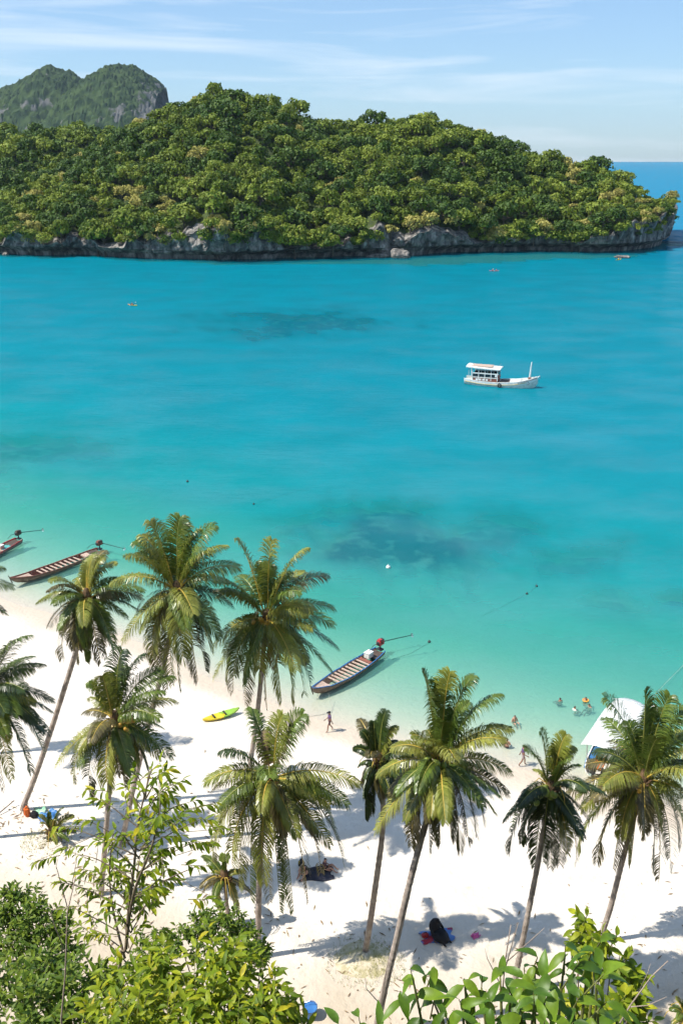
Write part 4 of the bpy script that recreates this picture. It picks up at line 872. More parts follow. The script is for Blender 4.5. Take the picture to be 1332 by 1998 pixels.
def tour_boat():
    A, B = at_z(908, 747), at_z(1046, 757.5); rz, L_ = heading(A, B); L_ += .3
    c = (A + B) / 2; root = thing('wooden_cabin_boat', 'white wooden cabin boat with roofed deckhouse and bow mast anchored in the bay', 'boat', (c.x, c.y, 0), rz)
    beam = lambda s: ip(s, [0, .08, .3, .6, .8, .93, 1], [1.15, 1.45, 1.75, 1.75, 1.35, .62, .05])
    keel = lambda s: ip(s, [0, .2, .6, .85, .96, 1], [-.1, -.7, -.8, -.65, 0, .9])
    sheer = lambda s: ip(s, [0, .2, .45, .7, .88, 1], [1.12, .86, .82, 1.08, 1.6, 2.15])
    b = hull_mb(L_, beam, keel, sheer, 0.09, 34, 13, 2.1, 2.0)
    for i, f in enumerate(b.f):     # upper strake pure white, lower hull weathered
        if b.m[i] == 0:
            ss = (b.v[f[0]][0] + L_/2) / L_
            z = sum(b.v[k][2] for k in f) / 4
            b.m[i] = 0 if z > sheer(min(max(ss, 0), 1)) - .38 else 3
    b.build('hull', [m_white, m_offwhite, m_white, m_offwhite], root)
    X_ = lambda s: s*L_ - L_/2
    for sd in (-1, 1):
        b = MB(); b.tube([(X_(s), sd*(beam(s)+.02)*.985, sheer(s)-.42) for s in np.linspace(.02, .86, 24)], .045, 5); b.build('rub_rail', m_yellow, root)
        b = MB(); b.tube([(X_(s), sd*beam(s)*.98, sheer(s)+.03) for s in np.linspace(0, .98, 24)], .06, 5); b.build('gunwale', m_white if sd < 0 else m_white, root)
        b = MB(); b.tube([(X_(s), sd*(beam(s)+.02), sheer(s)-.16) for s in np.linspace(.74, .985, 12)], .07, 5); b.build('bow_band', m_hullgrey, root)
    d = MB(); o, f = loft(L_, lambda s: beam(s)*.95, lambda s: sheer(s)-.30, lambda s: sheer(s)-.22, 24, 3, 1, 1, 0, 0, .02, .985); d.add(o, f); d.build('deck', m_offwhite, root)
    b = MB(); b.box((X_(.56), 0, .82), (1.7, 2.2, .25)); b.build('hold_cover', m_darkwood, root)
    b = MB(); b.box((X_(.70), 0, 1.12), (2.0, 1.9, .22), 0, taper=.9); b.build('fore_hatch', m_white, root)
    x0, x1, hw, zr = X_(.055), X_(.47), 1.38, 3.28
    lo = MB(); lo.box(((x0+x1)/2 + .5, 0, 1.05), (x1-x0-1.2, hw*2, .75)); lo.build('deckhouse', m_redwood, root)
    for sd in (-1, 1):
        for k in range(4): b = MB(); b.box((x0 + 1.7 + k*.62, sd*(hw+.03), 1.16), (.42, .06, .34)); b.build('life_jacket_locker', m_white, root)
        for (z, h) in ((1.55, .13), (2.32, .20)):
            b = MB(); b.box(((x0+x1)/2 + .45, sd*hw, z), (x1-x0-.8, .09, h)); b.build('rail', m_white, root)
        for k in range(5):
            xx = x0 + .85 + k*(x1-x0-.95)/4; b = MB(); b.box((xx, sd*(hw+.015), 2.12), (.11, .1, 2.2)); b.build('post', m_white, root)
        for k in range(4):
            xx = x0 + .85 + (k+.5)*(x1-x0-.95)/4; b = MB(); b.box((xx, sd*(hw-.08), 1.94), ((x1-x0-.95)/4-.14, .03, .60)); b.build('window_pane', m_glassdark, root)
        b = MB(); b.tube([(x0+.15, sd*1.15, 1.0), (x0+.15, sd*1.2, zr-.05)], .065, 6); b.build('stern_post', m_white, root)
        b = MB(); b.box((x1 - .35, sd*(hw+.03), 2.0), (.35, .05, .45)); b.build('name_board', m_white, root)
    b = MB(); b.box((x0 + 1.0, 0, 1.5), (.08, hw*1.9, 1.5)); b.build('rear_bulkhead', m_darkwood, root)
    b = MB(); b.box((x1 - .05, 0, 1.9), (.1, hw*1.95, 2.4)); b.build('front_bulkhead', m_redwood, root)
    for k in (-1, 0, 1): b = MB(); b.box((x1 + .02, k*.82, 2.35), (.04, .62, .6)); b.build('windscreen_pane', m_glassdark, root)
    for k in range(5):
        b = MB(); b.box((x0 + 1.7 + k*.85, -.4 + .2*(k % 2), 1.62), (.36, .36, .45)); b.build('seat', m_wood if k % 2 else m_offwhite, root)
    r_ = MB(); n = 12
    for i in range(n+1):
        x = x0 - .35 + (x1 - x0 + .75)*i/n; lift = .22*(1 - i/n)**2
        for j in range(5): y = (-1 + j/2)*(hw + .28); r_.v += [(x, y, zr + lift + .12*(1 - (y/(hw+.28))**2)), (x, y, zr + lift - .16 + .08*(1 - (y/(hw+.28))**2))]
    for i in range(n):
        for j in range(4):
            a = (i*5+j)*2; c_ = a+10; r_.f += [(a, c_, c_+2, a+2), (a+3, c_+3, c_+1, a+1)]; r_.m += [0, 0]
        a = i*10; r_.f += [(a+1, a+11, a+10, a), (a+8, a+18, a+19, a+9)]; r_.m += [0, 0]
    for i in (0, n):
        for j in range(4): a = i*10 + 2*j; r_.f.append((a, a+2, a+3, a+1)); r_.m.append(0)
    ro = r_.build('roof', m_white, root)
    b = MB(); b.box(((x0+x1)/2 - .4, 0, zr + .24), ((x1-x0)*.72, hw*1.5, .06)); b.build('roof_mat', m_palewood, ro)
    b = MB(); b.tube([(x1+.1, .3, zr), (x1+.15, .3, zr+.75)], .02, 5); b.tube([(x1-.2, .3, zr+.3), (x1+.15, .3, zr+.6)], .015, 4); b.build('aerial', m_steel, ro)
    b = MB(); b.tube([(X_(.885), 0, 1.4), (X_(.892), 0, 3.0), (X_(.90), 0, 4.75)], [.17, .15, .11], 8); ms = b.build('mast', m_white, root)
    b = MB(); b.box((X_(.886), 0, 1.75), (.5, .5, .4)); b.build('mast_foot', m_redwood, root)
    for sd in (-1, 1):
        s = .505; b = MB(); b.torus((X_(s), sd*(beam(s)+.14), .42), .30, .10, 'Y'); b.build('tyre_fender', m_black, root)
        s = .87; b = MB(); b.torus((X_(s), sd*(beam(s)*.80+.12), .95), .27, .045, 'Y', n=20); b.ball((X_(s), sd*(beam(s)*.80+.09), .95), (.13, .04, .13)); b.build('bow_emblem', m_hullgrey, root)
    b = MB(); b.tube([(L_/2-.1, 0, 2.05), (L_/2+.25, 0, 2.2), (L_/2+.3, 0, 1.75)], .07, 6); b.ball((L_/2+.2, 0, 2.2), .16); b.build('anchor', m_steel, root)
tour_boat()

def canopy_boat():
    A, B = at_z(1168, 1515), at_z(1233, 1408); rz, L_ = heading(A, B); L_ += .4
    c = (A + B) / 2; root = thing('passenger_boat', 'small passenger boat under a white canopy half hidden by palm fronds', 'boat', (c.x, c.y, 0), rz)
    beam = lambda s: ip(s, [0, .12, .35, .7, .9, 1], [1.0, 1.2, 1.35, 1.25, .75, .06])
    keel = lambda s: ip(s, [0, .3, .7, .92, 1], [-.25, -.3, -.3, -.05, .5])
    sheer = lambda s: ip(s, [0, .4, .75, 1], [.62, .62, .8, 1.15])
    hull_mb(L_, beam, keel, sheer, 0.07, 26, 11, 1.9, 2.2).build('hull', [m_white, m_offwhite, m_white], root)
    X_ = lambda s: s*L_ - L_/2
    d = MB(); o, f = loft(L_, lambda s: beam(s)*.9, lambda s: .10, lambda s: .14, 16, 3, 1, 1, 0, 0, .03, .9); d.add(o, f); d.build('deck', m_offwhite, root)
    for sd in (-1, 1):
        b = MB(); b.tube([(X_(s), sd*(beam(s)+.01), sheer(s)-.15) for s in np.linspace(0, .96, 20)], .05, 5); b.build('rub_rail', m_blue, root)
        for k in range(4): s = .08 + .24*k; b = MB(); b.tube([(X_(s), sd*beam(s)*.95, .6), (X_(s), sd*1.2, 2.2)], .035, 6); b.build('canopy_post', m_steel, root)
        b = MB(); b.box((X_(.4), sd*.95, .42), (4.0, .42, .12)); b.build('seat', m_blue, root)
    cv = MB(); n, mm = 14, 9
    for i in range(n+1):
        x = X_(-.01) + (X_(.86) - X_(-.01))*i/n; t = i/n
        for j in range(mm): w = -1 + 2*j/(mm-1); cv.v.append((x, w*(1.42 - .25*max(t-.7, 0)/.3), 2.22 + .30*(1 - abs(w)**2.6) + .05*math.sin(t*14)*(1-abs(w)) - .12*max(t-.8, 0)/.2))
    for i in range(n):
        for j in range(mm-1): a = i*mm+j; cv.f.append((a, a+mm, a+mm+1, a+1)); cv.m.append(0)
    co_ = cv.build('canopy', m_white, root, True); sm_ = co_.modifiers.new('thickness', 'SOLIDIFY'); sm_.thickness = .03
    for k in range(4):
        t = .06 + .29*k; x = X_(-.01) + (X_(.86) - X_(-.01))*t; b = MB(); b.tube([(x, w*1.40, 2.255 + .30*(1 - abs(w)**2.6)) for w in np.linspace(-1, 1, 11)], .022, 4); b.build('canopy_seam', m_offwhite, root)
    b = MB()
    for i in range(13):
        x = X_(.02) + (X_(.74) - X_(.02))*i/12; b.v += [(x, -1.40 + .04*math.sin(i*1.9), 2.2), (x, -1.36 + .07*math.sin(i*1.9), 1.25)]
    for i in range(12): a = 2*i; b.f += [(a, a+2, a+3, a+1)]; b.m += [0]
    cu_ = b.build('side_curtain', mat('curtain', (0.35, 0.42, 0.55), (0.6, 0.62, 0.65), .7, 2), root); sm2 = cu_.modifiers.new('thickness', 'SOLIDIFY'); sm2.thickness = .02
    b = MB(); b.box((X_(.1), .2, .75), (.5, .7, 1.0), 0, taper=.8); b.build('life_vest_stack', m_orange, root)
    b = MB(); b.box((X_(.2), -.5, .6), (.7, .5, .6), 0); b.build('storage_box', m_offwhite, root)
    for k, x in enumerate((-.35, .35)):
        b = MB(); b.box((-L_/2 - .25, x, .75), (.42, .32, .55), 0, taper=.8); b.box((-L_/2 - .2, x, .25), (.2, .16, .7), 1); b.build('outboard_engine', [m_black, m_metal], root)
    b = MB(); b.box((X_(.62), .35, .55), (.5, .7, .9), 0, taper=.85); b.build('helm_console', m_white, root)
canopy_boat()

# ------------------------------------------------------------------ kayaks
m_kay_y = mat('kayak_yellow', (0.72, 0.52, 0.02), (0.62, 0.50, 0.03), 0.4, 2)
m_kay_g = mat('kayak_green', (0.22, 0.42, 0.04), (0.30, 0.46, 0.05), 0.4, 2)
m_kay_o = mat('kayak_orange', (0.80, 0.30, 0.03), (0.74, 0.24, 0.02), 0.4, 2)
m_kay_p = mat('kayak_pink', (0.72, 0.20, 0.24), (0.62, 0.15, 0.20), 0.4, 2)
def kayak_mesh(L_, split, pal):
    beam = lambda s: ip(s, [0, .1, .3, .5, .7, .9, 1], [.03, .20, .35, .38, .35, .2, .03])
    keel = lambda s: ip(s, [0, .1, .5, .9, 1], [.20, .06, 0, .06, .2]); sheer = lambda s: ip(s, [0, .2, .5, .8, 1], [.34, .26, .22, .26, .34])
    b = MB(); o, f = loft(L_, beam, keel, sheer, 24, 9, 2, 2); b.add(o, f)
    ns, m = 24, 7; top = []
    for i in range(ns):
        s = i/(ns-1)
        for j in range(m):
            w = -1 + 2*j/(m-1); dip = .11 * math.exp(-((s-.36)/.10)**2) + .11 * math.exp(-((s-.66)/.10)**2)
            top.append((s*L_ - L_/2, w*beam(s), sheer(s) + .05*(1-w*w) - dip*max(0, 1 - (w/.8)**4)))
    b.add(top, [(i*m+j, (i+1)*m+j, (i+1)*m+j+1, i*m+j+1) for i in range(ns-1) for j in range(m-1)])
    b.m = [1 if (sum(b.v[k][0] for k in f_)/4 + .25*math.sin(b.v[f_[0]][1]*9) > split) else 0 for f_ in b.f]
    return b
def kayak(label, a, bpx, pal, z=0.0, split=0.0, group=None):
    A, B = (on_ground(*a), on_ground(*bpx)) if z is None else (at_z(*a, z), at_z(*bpx, z))
    rz, L_ = heading(A, B); c = (A + B)/2; root = thing('kayak', label, 'kayak', (c.x, c.y, (c.z + .03) if z is None else -.06), rz, group)
    kayak_mesh(L_, split, pal).build('hull', pal, root, True)
    for s in (.30, .60):
        q = MB(); q.box((s*L_ - L_/2, 0, .24), (.10, .46, .26), 0, Matrix.Rotation(-.3, 3, 'Y')); q.build('seat_back', m_black, root)
    return root
kayak('yellow and green kayak lying empty on the white sand', (396, 1409), (467, 1391), [m_kay_y, m_kay_g], None, .1)
KAYAKS = {'orange': kayak('orange kayak with one paddler far out on the left water', (250, 595), (268, 597), [m_kay_o, m_kay_y]),
          'pink': kayak('pink kayak with two paddlers off the island reef', (954, 529), (973, 529), [m_kay_p, m_kay_p]),
          'yellow': kayak('yellow kayak beside the small brown rock at the island tip', (1200, 508), (1211, 506), [m_kay_y, m_kay_y])}

# ------------------------------------------------------------------ people
m_skin = mat('skin', (0.50, 0.28, 0.19), (0.42, 0.22, 0.15), 0.55, 6); m_skin2 = mat('tanned_skin', (0.30, 0.16, 0.10), (0.24, 0.12, 0.08), 0.55, 6)
m_pink = mat('sunburnt_skin', (0.62, 0.33, 0.25), (0.55, 0.27, 0.2), 0.55, 6)
m_hair = mat('dark_hair', (0.02, 0.015, 0.012), (0.012, 0.01, 0.008), 0.6, 20)
m_purple = mat('purple_shirt', (0.15, 0.085, 0.22), (0.09, 0.05, 0.14), 0.8, 9); m_shorts = mat('dark_shorts', (0.10, 0.05, 0.06), (0.06, 0.03, 0.04), 0.85, 6)
m_lshorts = mat('pale_shorts', (0.42, 0.33, 0.33), (0.3, 0.23, 0.24), 0.85, 6); m_blackcloth = mat('black_cloth', (0.018, 0.017, 0.02), (0.01, 0.01, 0.012), 0.9, 6)
m_bathers = mat('white_top', (0.72, 0.68, 0.62), (0.6, 0.56, 0.5), 0.8, 6)
STAND = dict(pel=(0, 0, .95, .125), chest=(0, 0, 1.27, .15), up=(0, .01, 1.40, .10), neck=(0, 0, 1.475, .05), head=(0, -.015, 1.58, .092), top=(0, -.01, 1.665, .072),
             sh=(.17, 0, 1.39, .058), el=(.235, .02, 1.11, .042), wr=(.25, -.07, .87, .030), hd=(.25, -.10, .79, .034), hp=(.09, 0, .88, .085), kn=(.10, -.03, .49, .058), an=(.10, .02, .085, .04), to=(.10, -.13, .045, .035))
WALK = dict(STAND, knR=(.10, -.17, .52, .058), anR=(.09, -.20, .09, .04), toR=(.09, -.34, .05, .035), knL=(-.10, .05, .50, .058), anL=(-.10, .28, .15, .04), toL=(-.10, .17, .06, .035), wrL=(-.24, -.22, .93, .03), hdL=(-.23, -.29, .89, .034), wrR=(.25, .12, .88, .03), hdR=(.25, .15, .80, .034))
SIT = dict(pel=(0, 0, .13, .13), chest=(0, .03, .44, .145), up=(0, .02, .57, .10), neck=(0, 0, .645, .05), head=(0, -.02, .75, .092), top=(0, -.015, .835, .072),
           sh=(.17, .02, .56, .058), el=(.24, -.02, .30, .042), wr=(.22, -.22, .22, .030), hd=(.20, -.29, .20, .034), hp=(.09, -.02, .12, .085), kn=(.15, -.36, .36, .058), an=(.14, -.62, .09, .04), to=(.14, -.76, .06, .035))
HUNCH = dict(SIT, chest=(0, -.12, .40, .16), up=(0, -.22, .50, .12), neck=(0, -.29, .55, .055), head=(0, -.37, .60, .10), top=(0, -.42, .67, .078), sh=(.18, -.18, .48, .062), el=(.24, -.36, .28, .045), wr=(.12, -.48, .30, .032), hd=(.06, -.52, .32, .036))
HUNCH_UP = dict(SIT, chest=(0, -.02, .43, .17), up=(0, -.06, .56, .13), neck=(0, -.10, .63, .07), head=(0, -.14, .72, .105), top=(0, -.16, .80, .085), el=(.24, -.2, .30, .05), wr=(.14, -.36, .32, .035), hd=(.08, -.42, .33, .036))
def person(label, loc, rz, pose, cols, name='person', scale=1.0, hat=None, group=None):
    """cols: (skin, shirt, shorts, hair); the body is one skinned surface"""
    def J(k, side=None):
        s = {1: 'R', -1: 'L'}.get(side)
        if s and k + s in pose: p = pose[k + s]; return Vector(p[:3]), p[3]
        p = pose[k]; return Vector((p[0]*(side or 1), p[1], p[2])), p[3]
    bm = bmesh.new(); sk = bm.verts.layers.skin.verify()
    def V(k, side=None):
        c, r = J(k, side); v = bm.verts.new(c); v[sk].radius = (r, r); return v
    pel = V('pel'); pel[sk].use_root = True; ch = V('chest'); upv = V('up'); nk = V('neck'); hd_ = V('head'); tp = V('top')
    for a, b in ((pel, ch), (ch, upv), (upv, nk), (nk, hd_), (hd_, tp)): bm.edges.new((a, b))
    for sd in (1, -1):
        prev = upv
        for k in ('sh', 'el', 'wr', 'hd'): v = V(k, sd); bm.edges.new((prev, v)); prev = v
        prev = pel
        for k in ('hp', 'kn', 'an', 'to'): v = V(k, sd); bm.edges.new((prev, v)); prev = v
    me0 = bpy.data.meshes.new('skeleton'); bm.to_mesh(me0); bm.free()
    tmp = bpy.data.objects.new('tmp_body', me0); COL.objects.link(tmp)
    md = tmp.modifiers.new('skin', 'SKIN'); md.use_smooth_shade = True; sb = tmp.modifiers.new('sub', 'SUBSURF'); sb.levels = 1; sb.render_levels = 1
    dg = bpy.context.evaluated_depsgraph_get(); me = bpy.data.meshes.new_from_object(tmp.evaluated_get(dg)); bpy.data.objects.remove(tmp)
    b = MB(); b.v = [tuple(v.co) for v in me.vertices]; b.f = [tuple(p.vertices) for p in me.polygons]
    head = J('head')[0]; ne = J('neck')[0]; pl = J('pel')[0]; upc = J('up')[0]; kn = [J('kn', s)[0] for s in (1, -1)]; el = [J('el', s)[0] for s in (1, -1)]
    joints = [(k, J(k, s)[0]) for k in ('sh', 'el', 'wr', 'hd', 'hp', 'kn', 'an', 'to') for s in (1, -1)] + [(k, J(k)[0]) for k in ('pel', 'chest', 'up', 'neck', 'head', 'top')]
    b.m = []
    for f in b.f:
        c = sum((Vector(b.v[k]) for k in f), Vector()) / len(f)
        near = min(joints, key=lambda j: (j[1] - c).length)[0]
        m_ = {'chest': 1, 'up': 1, 'sh': 1, 'pel': 2, 'hp': 2, 'top': 3}.get(near, 0)
        if near == 'head' and (c.y > head.y + .035 or c.z > head.z + .05): m_ = 3
        b.m.append(m_)
    for sd in (1, -1):     # fingers and thumb, nose and ears
        h, w = J('hd', sd)[0], J('wr', sd)[0]; dr = (h - w).normalized(); sx = dr.cross(Vector((1, 0, 0))).normalized()
        for k in range(4): q = h + sx*(-.03 + .02*k); b.tube([q, q + dr*(.05 + .012*(k in (1, 2))), q + dr*(.085 + .014*(k in (1, 2))) - Vector((sd*.015, 0, 0))], [.009, .009, .007], 5)
        q = h - dr*.03 + sx*.03; b.tube([q, q + sx*.035 + dr*.02, q + sx*.04 + dr*.05], [.011, .010, .008], 5)
        b.ball((head.x + sd*.092, head.y + .01, head.z + .0), (.014, .02, .032), 0, 6, 4)
        b.ball((head.x + sd*.035, head.y - .086, head.z + .015), (.016, .01, .010), 3, 6, 4)
    b.ball((head.x, head.y - .10, head.z - .012), (.014, .024, .024), 0, 6, 4); b.ball((head.x, head.y - .088, head.z - .052), (.028, .012, .008), 2, 6, 4)
    root = thing(name, label, 'person', loc, rz, group); root.scale = (scale,)*3
    b.build('body', list(cols), root, True)
    if hat:
        q = MB(); q.ball((head.x, head.y, head.z + .075), (.105, .115, .07), 0, 10, 6); q.box((head.x, head.y - .14, head.z + .06), (.15, .12, .015)); q.build('cap', hat, root)
    return root
gp = on_ground
person('person in purple shirt and cap walking on the sand by the boat rope', gp(643, 1427), R(-70), WALK, (m_skin2, m_purple, m_shorts, m_hair), hat=m_blackcloth)
p_ = gp(1018, 1494); person('person in purple shirt and pale shorts wading at the waterline', p_, R(95), WALK, (m_skin2, m_purple, m_lshorts, m_hair))
def bather(label, px, py, up_, rz, cols):
    w = at_z(px, py, 0); z = float(ground_z(w.x, w.y)); root = person(label, (w.x, w.y, z), rz, SIT, cols, scale=1.0)
    sc_ = max(0.85, min(1.75, (up_ - z) / .90)); 
    if sc_ > 1.12:   # deeper water: kneeling upright, so lift the seat off the bottom
        root.location.z = up_ - .90
    return root
bather('swimmer with only a dark head above water, leftmost of the four', 1092, 1367, .34, R(200), (m_skin2, m_skin2, m_shorts, m_hair))
bather('swimmer beside a yellow and orange float ring, farthest of the four', 1141, 1367, .40, R(30), (m_skin, m_skin, m_red, m_hair))
bather('swimmer in a white top, nearest of the four', 1120, 1385, .42, R(120), (m_skin, m_bathers, m_bathers, m_hair))
bather('swimmer with bare shoulders close left of the canopy boat', 1149, 1379, .38, R(-60), (m_skin2, m_skin, m_shorts, m_hair))
bather('lone dark-haired swimmer with bare back, right of the big palm crown', 1003, 1407, .45, R(20), (m_skin, m_skin, m_shorts, m_hair))
bather('sunburnt bather sitting in the shallows behind the wading person', 988, 1458, .55, R(175), (m_pink, m_pink, m_shorts, m_hair))
bather('swimmer glimpsed behind the upper fronds of the big palm', 840, 1362, .42, R(60), (m_skin, m_red, m_red, m_hair))
pb_ = person('person in black sitting hunched in the palm shade on a blanket', gp(846, 1822), R(40), HUNCH_UP, (m_blackcloth, m_blackcloth, m_blackcloth, m_blackcloth), scale=1.45)
q_ = MB(); q_.ball((0, -.30, .17), (.27, .42, .22), 0, 12, 8); q_.ball((0, -.03, .42), (.24, .2, .30), 0, 12, 8); q_.build('robe', m_blackcloth, pb_, True)
person('person in dark clothes sitting in the shade behind the drooping fronds', gp(598, 1702), R(-30), HUNCH, (m_skin, m_blackcloth, m_blackcloth, m_hair), scale=1.1)
person('person reclining beside the dark-clothed sitter under the centre palm', gp(634, 1698), R(80), SIT, (m_skin, m_shorts, m_blackcloth, m_hair), scale=1.05)
def paddler(label, kay, s, rz_add, cols, paddle=True):
    k = KAYAKS[kay]; mt = Matrix.Rotation(k.rotation_euler.z, 3, 'Z'); p = k.location + mt @ Vector((s, 0, .12))
    person(label, p, k.rotation_euler.z + R(90), SIT, cols)
    if paddle:
        r = thing('paddle', f'paddle held over the {kay} kayak', 'paddle', p + mt @ Vector((.35, 0, .32)), k.rotation_euler.z)
        b = MB(); b.tube([(0, -1.05, -.1), (0, 1.05, .35)], .02, 6); b.build('shaft', m_metal, r)
        for sd in (-1, 1): b = MB(); b.box((0, sd*1.15, .125 + sd*.25), (.05, .42, .18), 0, Matrix.Rotation(.21, 3, 'X')); b.build('blade', m_white, r)
paddler('paddler in an orange vest in the far left kayak', 'orange', -.2, 0, (m_skin, m_orange, m_orange, m_hair))
paddler('rear paddler in the pink kayak off the reef', 'pink', -.55, 0, (m_skin, m_orange, m_red, m_hair))
paddler('front paddler in the pink kayak off the reef', 'pink', .75, 0, (m_skin, m_red, m_red, m_hair), False)
paddler('paddler in the yellow kayak by the brown rock', 'yellow', 0, 0, (m_skin, m_kay_y, m_kay_y, m_hair), False)
fl = at_z(1143, 1368); b = MB(); b.torus((0, 0, 0), .21, .06, 'Z', n=20, k=8); o = b.build('float_ring', mat('ring_yellow', (0.80, 0.42, 0.06), (0.75, 0.25, 0.05), 0.5, 3), None, True, (fl.x - .06, fl.y - .02, .10)); tag(o, 'yellow and orange float ring around the farthest swimmer', 'float ring')

# ------------------------------------------------------------------ moorings, floats and ropes
def rope(label, pts, mm, r=.014, name='mooring_rope'):
    b = MB(); P = [Vector(p) for p in pts]; Q = []
    for i in range(len(P)-1):
        for k in range(8): t = k/8; Q.append(P[i].lerp(P[i+1], t))
    Q.append(P[-1]); c = P[0]; b.tube([q - c for q in Q], r, 4); o = b.build(name, mm, None, False, c); tag(o, label, 'rope')
def buoy(label, px, py, r, mm):
    c = at_z(px, py); b = MB(); b.ball((0, 0, 0), (r, r, r*.9), 0, 12, 8); b.tube([(0, 0, r*.8), (0, 0, r*1.25)], r*.18, 6); b.torus((0, 0, r*1.35), r*.18, r*.06, 'X', n=8, k=4)
    tag(b.build('buoy', mm, None, True, (c.x, c.y, r*.35)), label, 'buoy')
buoy('white round buoy floating over the dark reef', 757, 1108, .24, m_white)
buoy('small dark buoy floating alone above the left palm crowns', 366, 940, .16, m_metal)
buoy('small dark float at the end of the blue-edged boat stern line', 837, 1253, .14, m_metal)
buoy('dark float, nearer of the pair on the thin line right of centre', 1027, 1159, .12, m_metal)
buoy('dark float, farther of the pair on the thin line right of centre', 1046, 1144, .12, m_metal)
buoy('tiny dark float on the faint line over the reef', 495, 984, .13, m_metal)
rope('stern anchor line trailing from the blue-edged longtail boat', [at_z(745, 1283, .35), at_z(765, 1286, .03), at_z(800, 1275, .02), at_z(836, 1254, .05)], m_darkrope)
rope('bow rope from the blue-edged longtail boat to the sand', [at_z(640, 1352, .7), at_z(648, 1375, .05), gp(646, 1392) + Vector((0, 0, .05)), gp(590, 1401) + Vector((0, 0, .05))], m_rope)
rope('thin line joining the two dark floats', [at_z(940, 1202, .01), at_z(985, 1180, .02), at_z(1027, 1159, .03), at_z(1046, 1144, .03)], m_darkrope, .007)
rope('faint mooring line over the reef', [at_z(495, 984, .02), at_z(545, 968, .02), at_z(600, 952, .01)], m_darkrope, .007)
rope('pale anchor rope running off the right edge behind the canopy boat', [at_z(1250, 1385, .9), at_z(1300, 1330, .3), at_z(1345, 1285, .02)], m_rope)
rope('rope tied round the curved palm trunk base', [gp(30, 1572) + Vector((0, 0, .4)), gp(0, 1590) + Vector((0, 0, .15)), gp(-60, 1612) + Vector((0, 0, .1))], m_darkwood, .035)

# ------------------------------------------------------------------ belongings on the sand
def cloth(name, label, px, py, size, rz, mm, hump=.12, seed=0):
    c = gp(px, py); n = 14; g_ = []; f = []
    for i in range(n+1):
        for j in range(n+1):
            u, v = i/n - .5, j/n - .5
            z = max(.02, .03 + hump * float(fbm(u*4 + seed, v*4, 0, 3, 5 + seed)) * 1.6 + hump * .5 * (1 - 4*u*u)*(1 - 4*v*v))
            g_.append((u*size[0]*(1 + .1*math.sin(v*9 + seed)), v*size[1]*(1 + .12*math.sin(u*8)), z))
    f = [(i*(n+1)+j, (i+1)*(n+1)+j, (i+1)*(n+1)+j+1, i*(n+1)+j+1) for i in range(n) for j in range(n)]
    o = link(name, mesh_from(name, g_, f, mm, smooth=True)); o.location = c; o.rotation_euler = (0, 0, rz); md = o.modifiers.new('thickness', 'SOLIDIFY'); md.thickness = .02
    return tag(o, label, name.replace('_', ' '))
m_tarp = mat('blue_tarp', (0.06, 0.22, 0.50), (0.04, 0.15, 0.4), 0.45, 2)
cloth('tarpaulin', 'crumpled blue tarpaulin on the sand by the curved palm', 95, 1594, (1.15, .95), .3, m_tarp, .22, 1)
cloth('towel', 'pale green and white towel behind the blue tarpaulin', 78, 1583, (.8, .6), .1, mat('towel_green', (0.5, 0.66, 0.5), (0.2, 0.5, 0.3), .9, 5), .2, 2)
cloth('beach_mat', 'blue and white beach mat behind the large centre palm crown', 535, 1597, (1.8, 1.2), .2, mat('mat_blue', (0.25, 0.42, 0.70), (0.6, 0.65, 0.7), .9, 3), .12, 3)
cloth('blanket', 'blue and red blanket under the hunched person in black', 852, 1828, (1.7, .9), .15, mat('blanket_blue', (0.10, 0.22, 0.5), (0.42, 0.04, 0.06), .9, 2, thr=(.42, .5)), .10, 4)
cloth('ground_sheet', 'dark ground sheet under the people in the centre shade', 616, 1706, (1.9, 1.1), .1, mat('sheet_dark', (0.05, 0.05, 0.07), (0.02, 0.02, 0.03), .9, 2), .08, 5)
cloth('pink_cloth', 'small crumpled pink cloth on shaded sand', 927, 1827, (.45, .3), .5, mat('pink_cloth', (0.75, 0.16, 0.42), (0.6, 0.1, 0.3), .8, 4), .14, 6)
def bag(label, px, py, size, mm, rz=0.0):
    c = gp(px, py); r = thing('bag', label, 'bag', c, rz)
    bm = bmesh.new(); bmesh.ops.create_cube(bm, size=1); bmesh.ops.bevel(bm, geom=bm.edges[:], offset=.22, segments=3, affect='EDGES')
    for v in bm.verts: v.co = Vector((v.co.x*size[0]*(1 - .25*(v.co.z + .5)), v.co.y*size[1]*(1 - .2*(v.co.z+.5)), (v.co.z + .5)*size[2] + .02*math.sin(v.co.x*9)))
    me = bpy.data.meshes.new('bag'); bm.to_mesh(me); bm.free(); me.materials.append(mm); link('bag_body', me, r)
    b = MB(); b.tube([(-size[0]*.2, 0, size[2]*.93), (-size[0]*.12, 0, size[2]*1.2), (size[0]*.12, 0, size[2]*1.2), (size[0]*.2, 0, size[2]*.93)], .02, 5); b.build('handle', m_blackcloth, r)
bag('bright orange bag leaning at the curved palm trunk', 54, 1592, (.42, .34, .72), m_orange, .3)
bag('dark bag between the orange bag and the blue tarpaulin', 68, 1594, (.55, .4, .4), m_blackcloth, .1)
bag('red bag at the left end of the blanket', 829, 1828, (.42, .3, .26), m_red, .2)
bag('yellow and black bag beside the shaded sitters', 588, 1690, (.4, .35, .45), mat('bag_yellow', (0.6, 0.45, 0.05), (0.03, 0.03, 0.03), .8, 3, thr=(.45, .55)), .2)
c = gp(605, 1984); r = thing('bucket', 'blue bucket on the sand behind the lower left bushes', 'bucket', c); b = MB(); b.tube([(0, 0, 0), (0, 0, .02), (0, 0, .62), (0, 0, .66)], [.22, .26, .34, .36], 16, 0, cap=False); b.tube([(0, 0, .60), (0, 0, .05)], [.32, .24], 16, 0); b.build('pail', m_tarp, r)
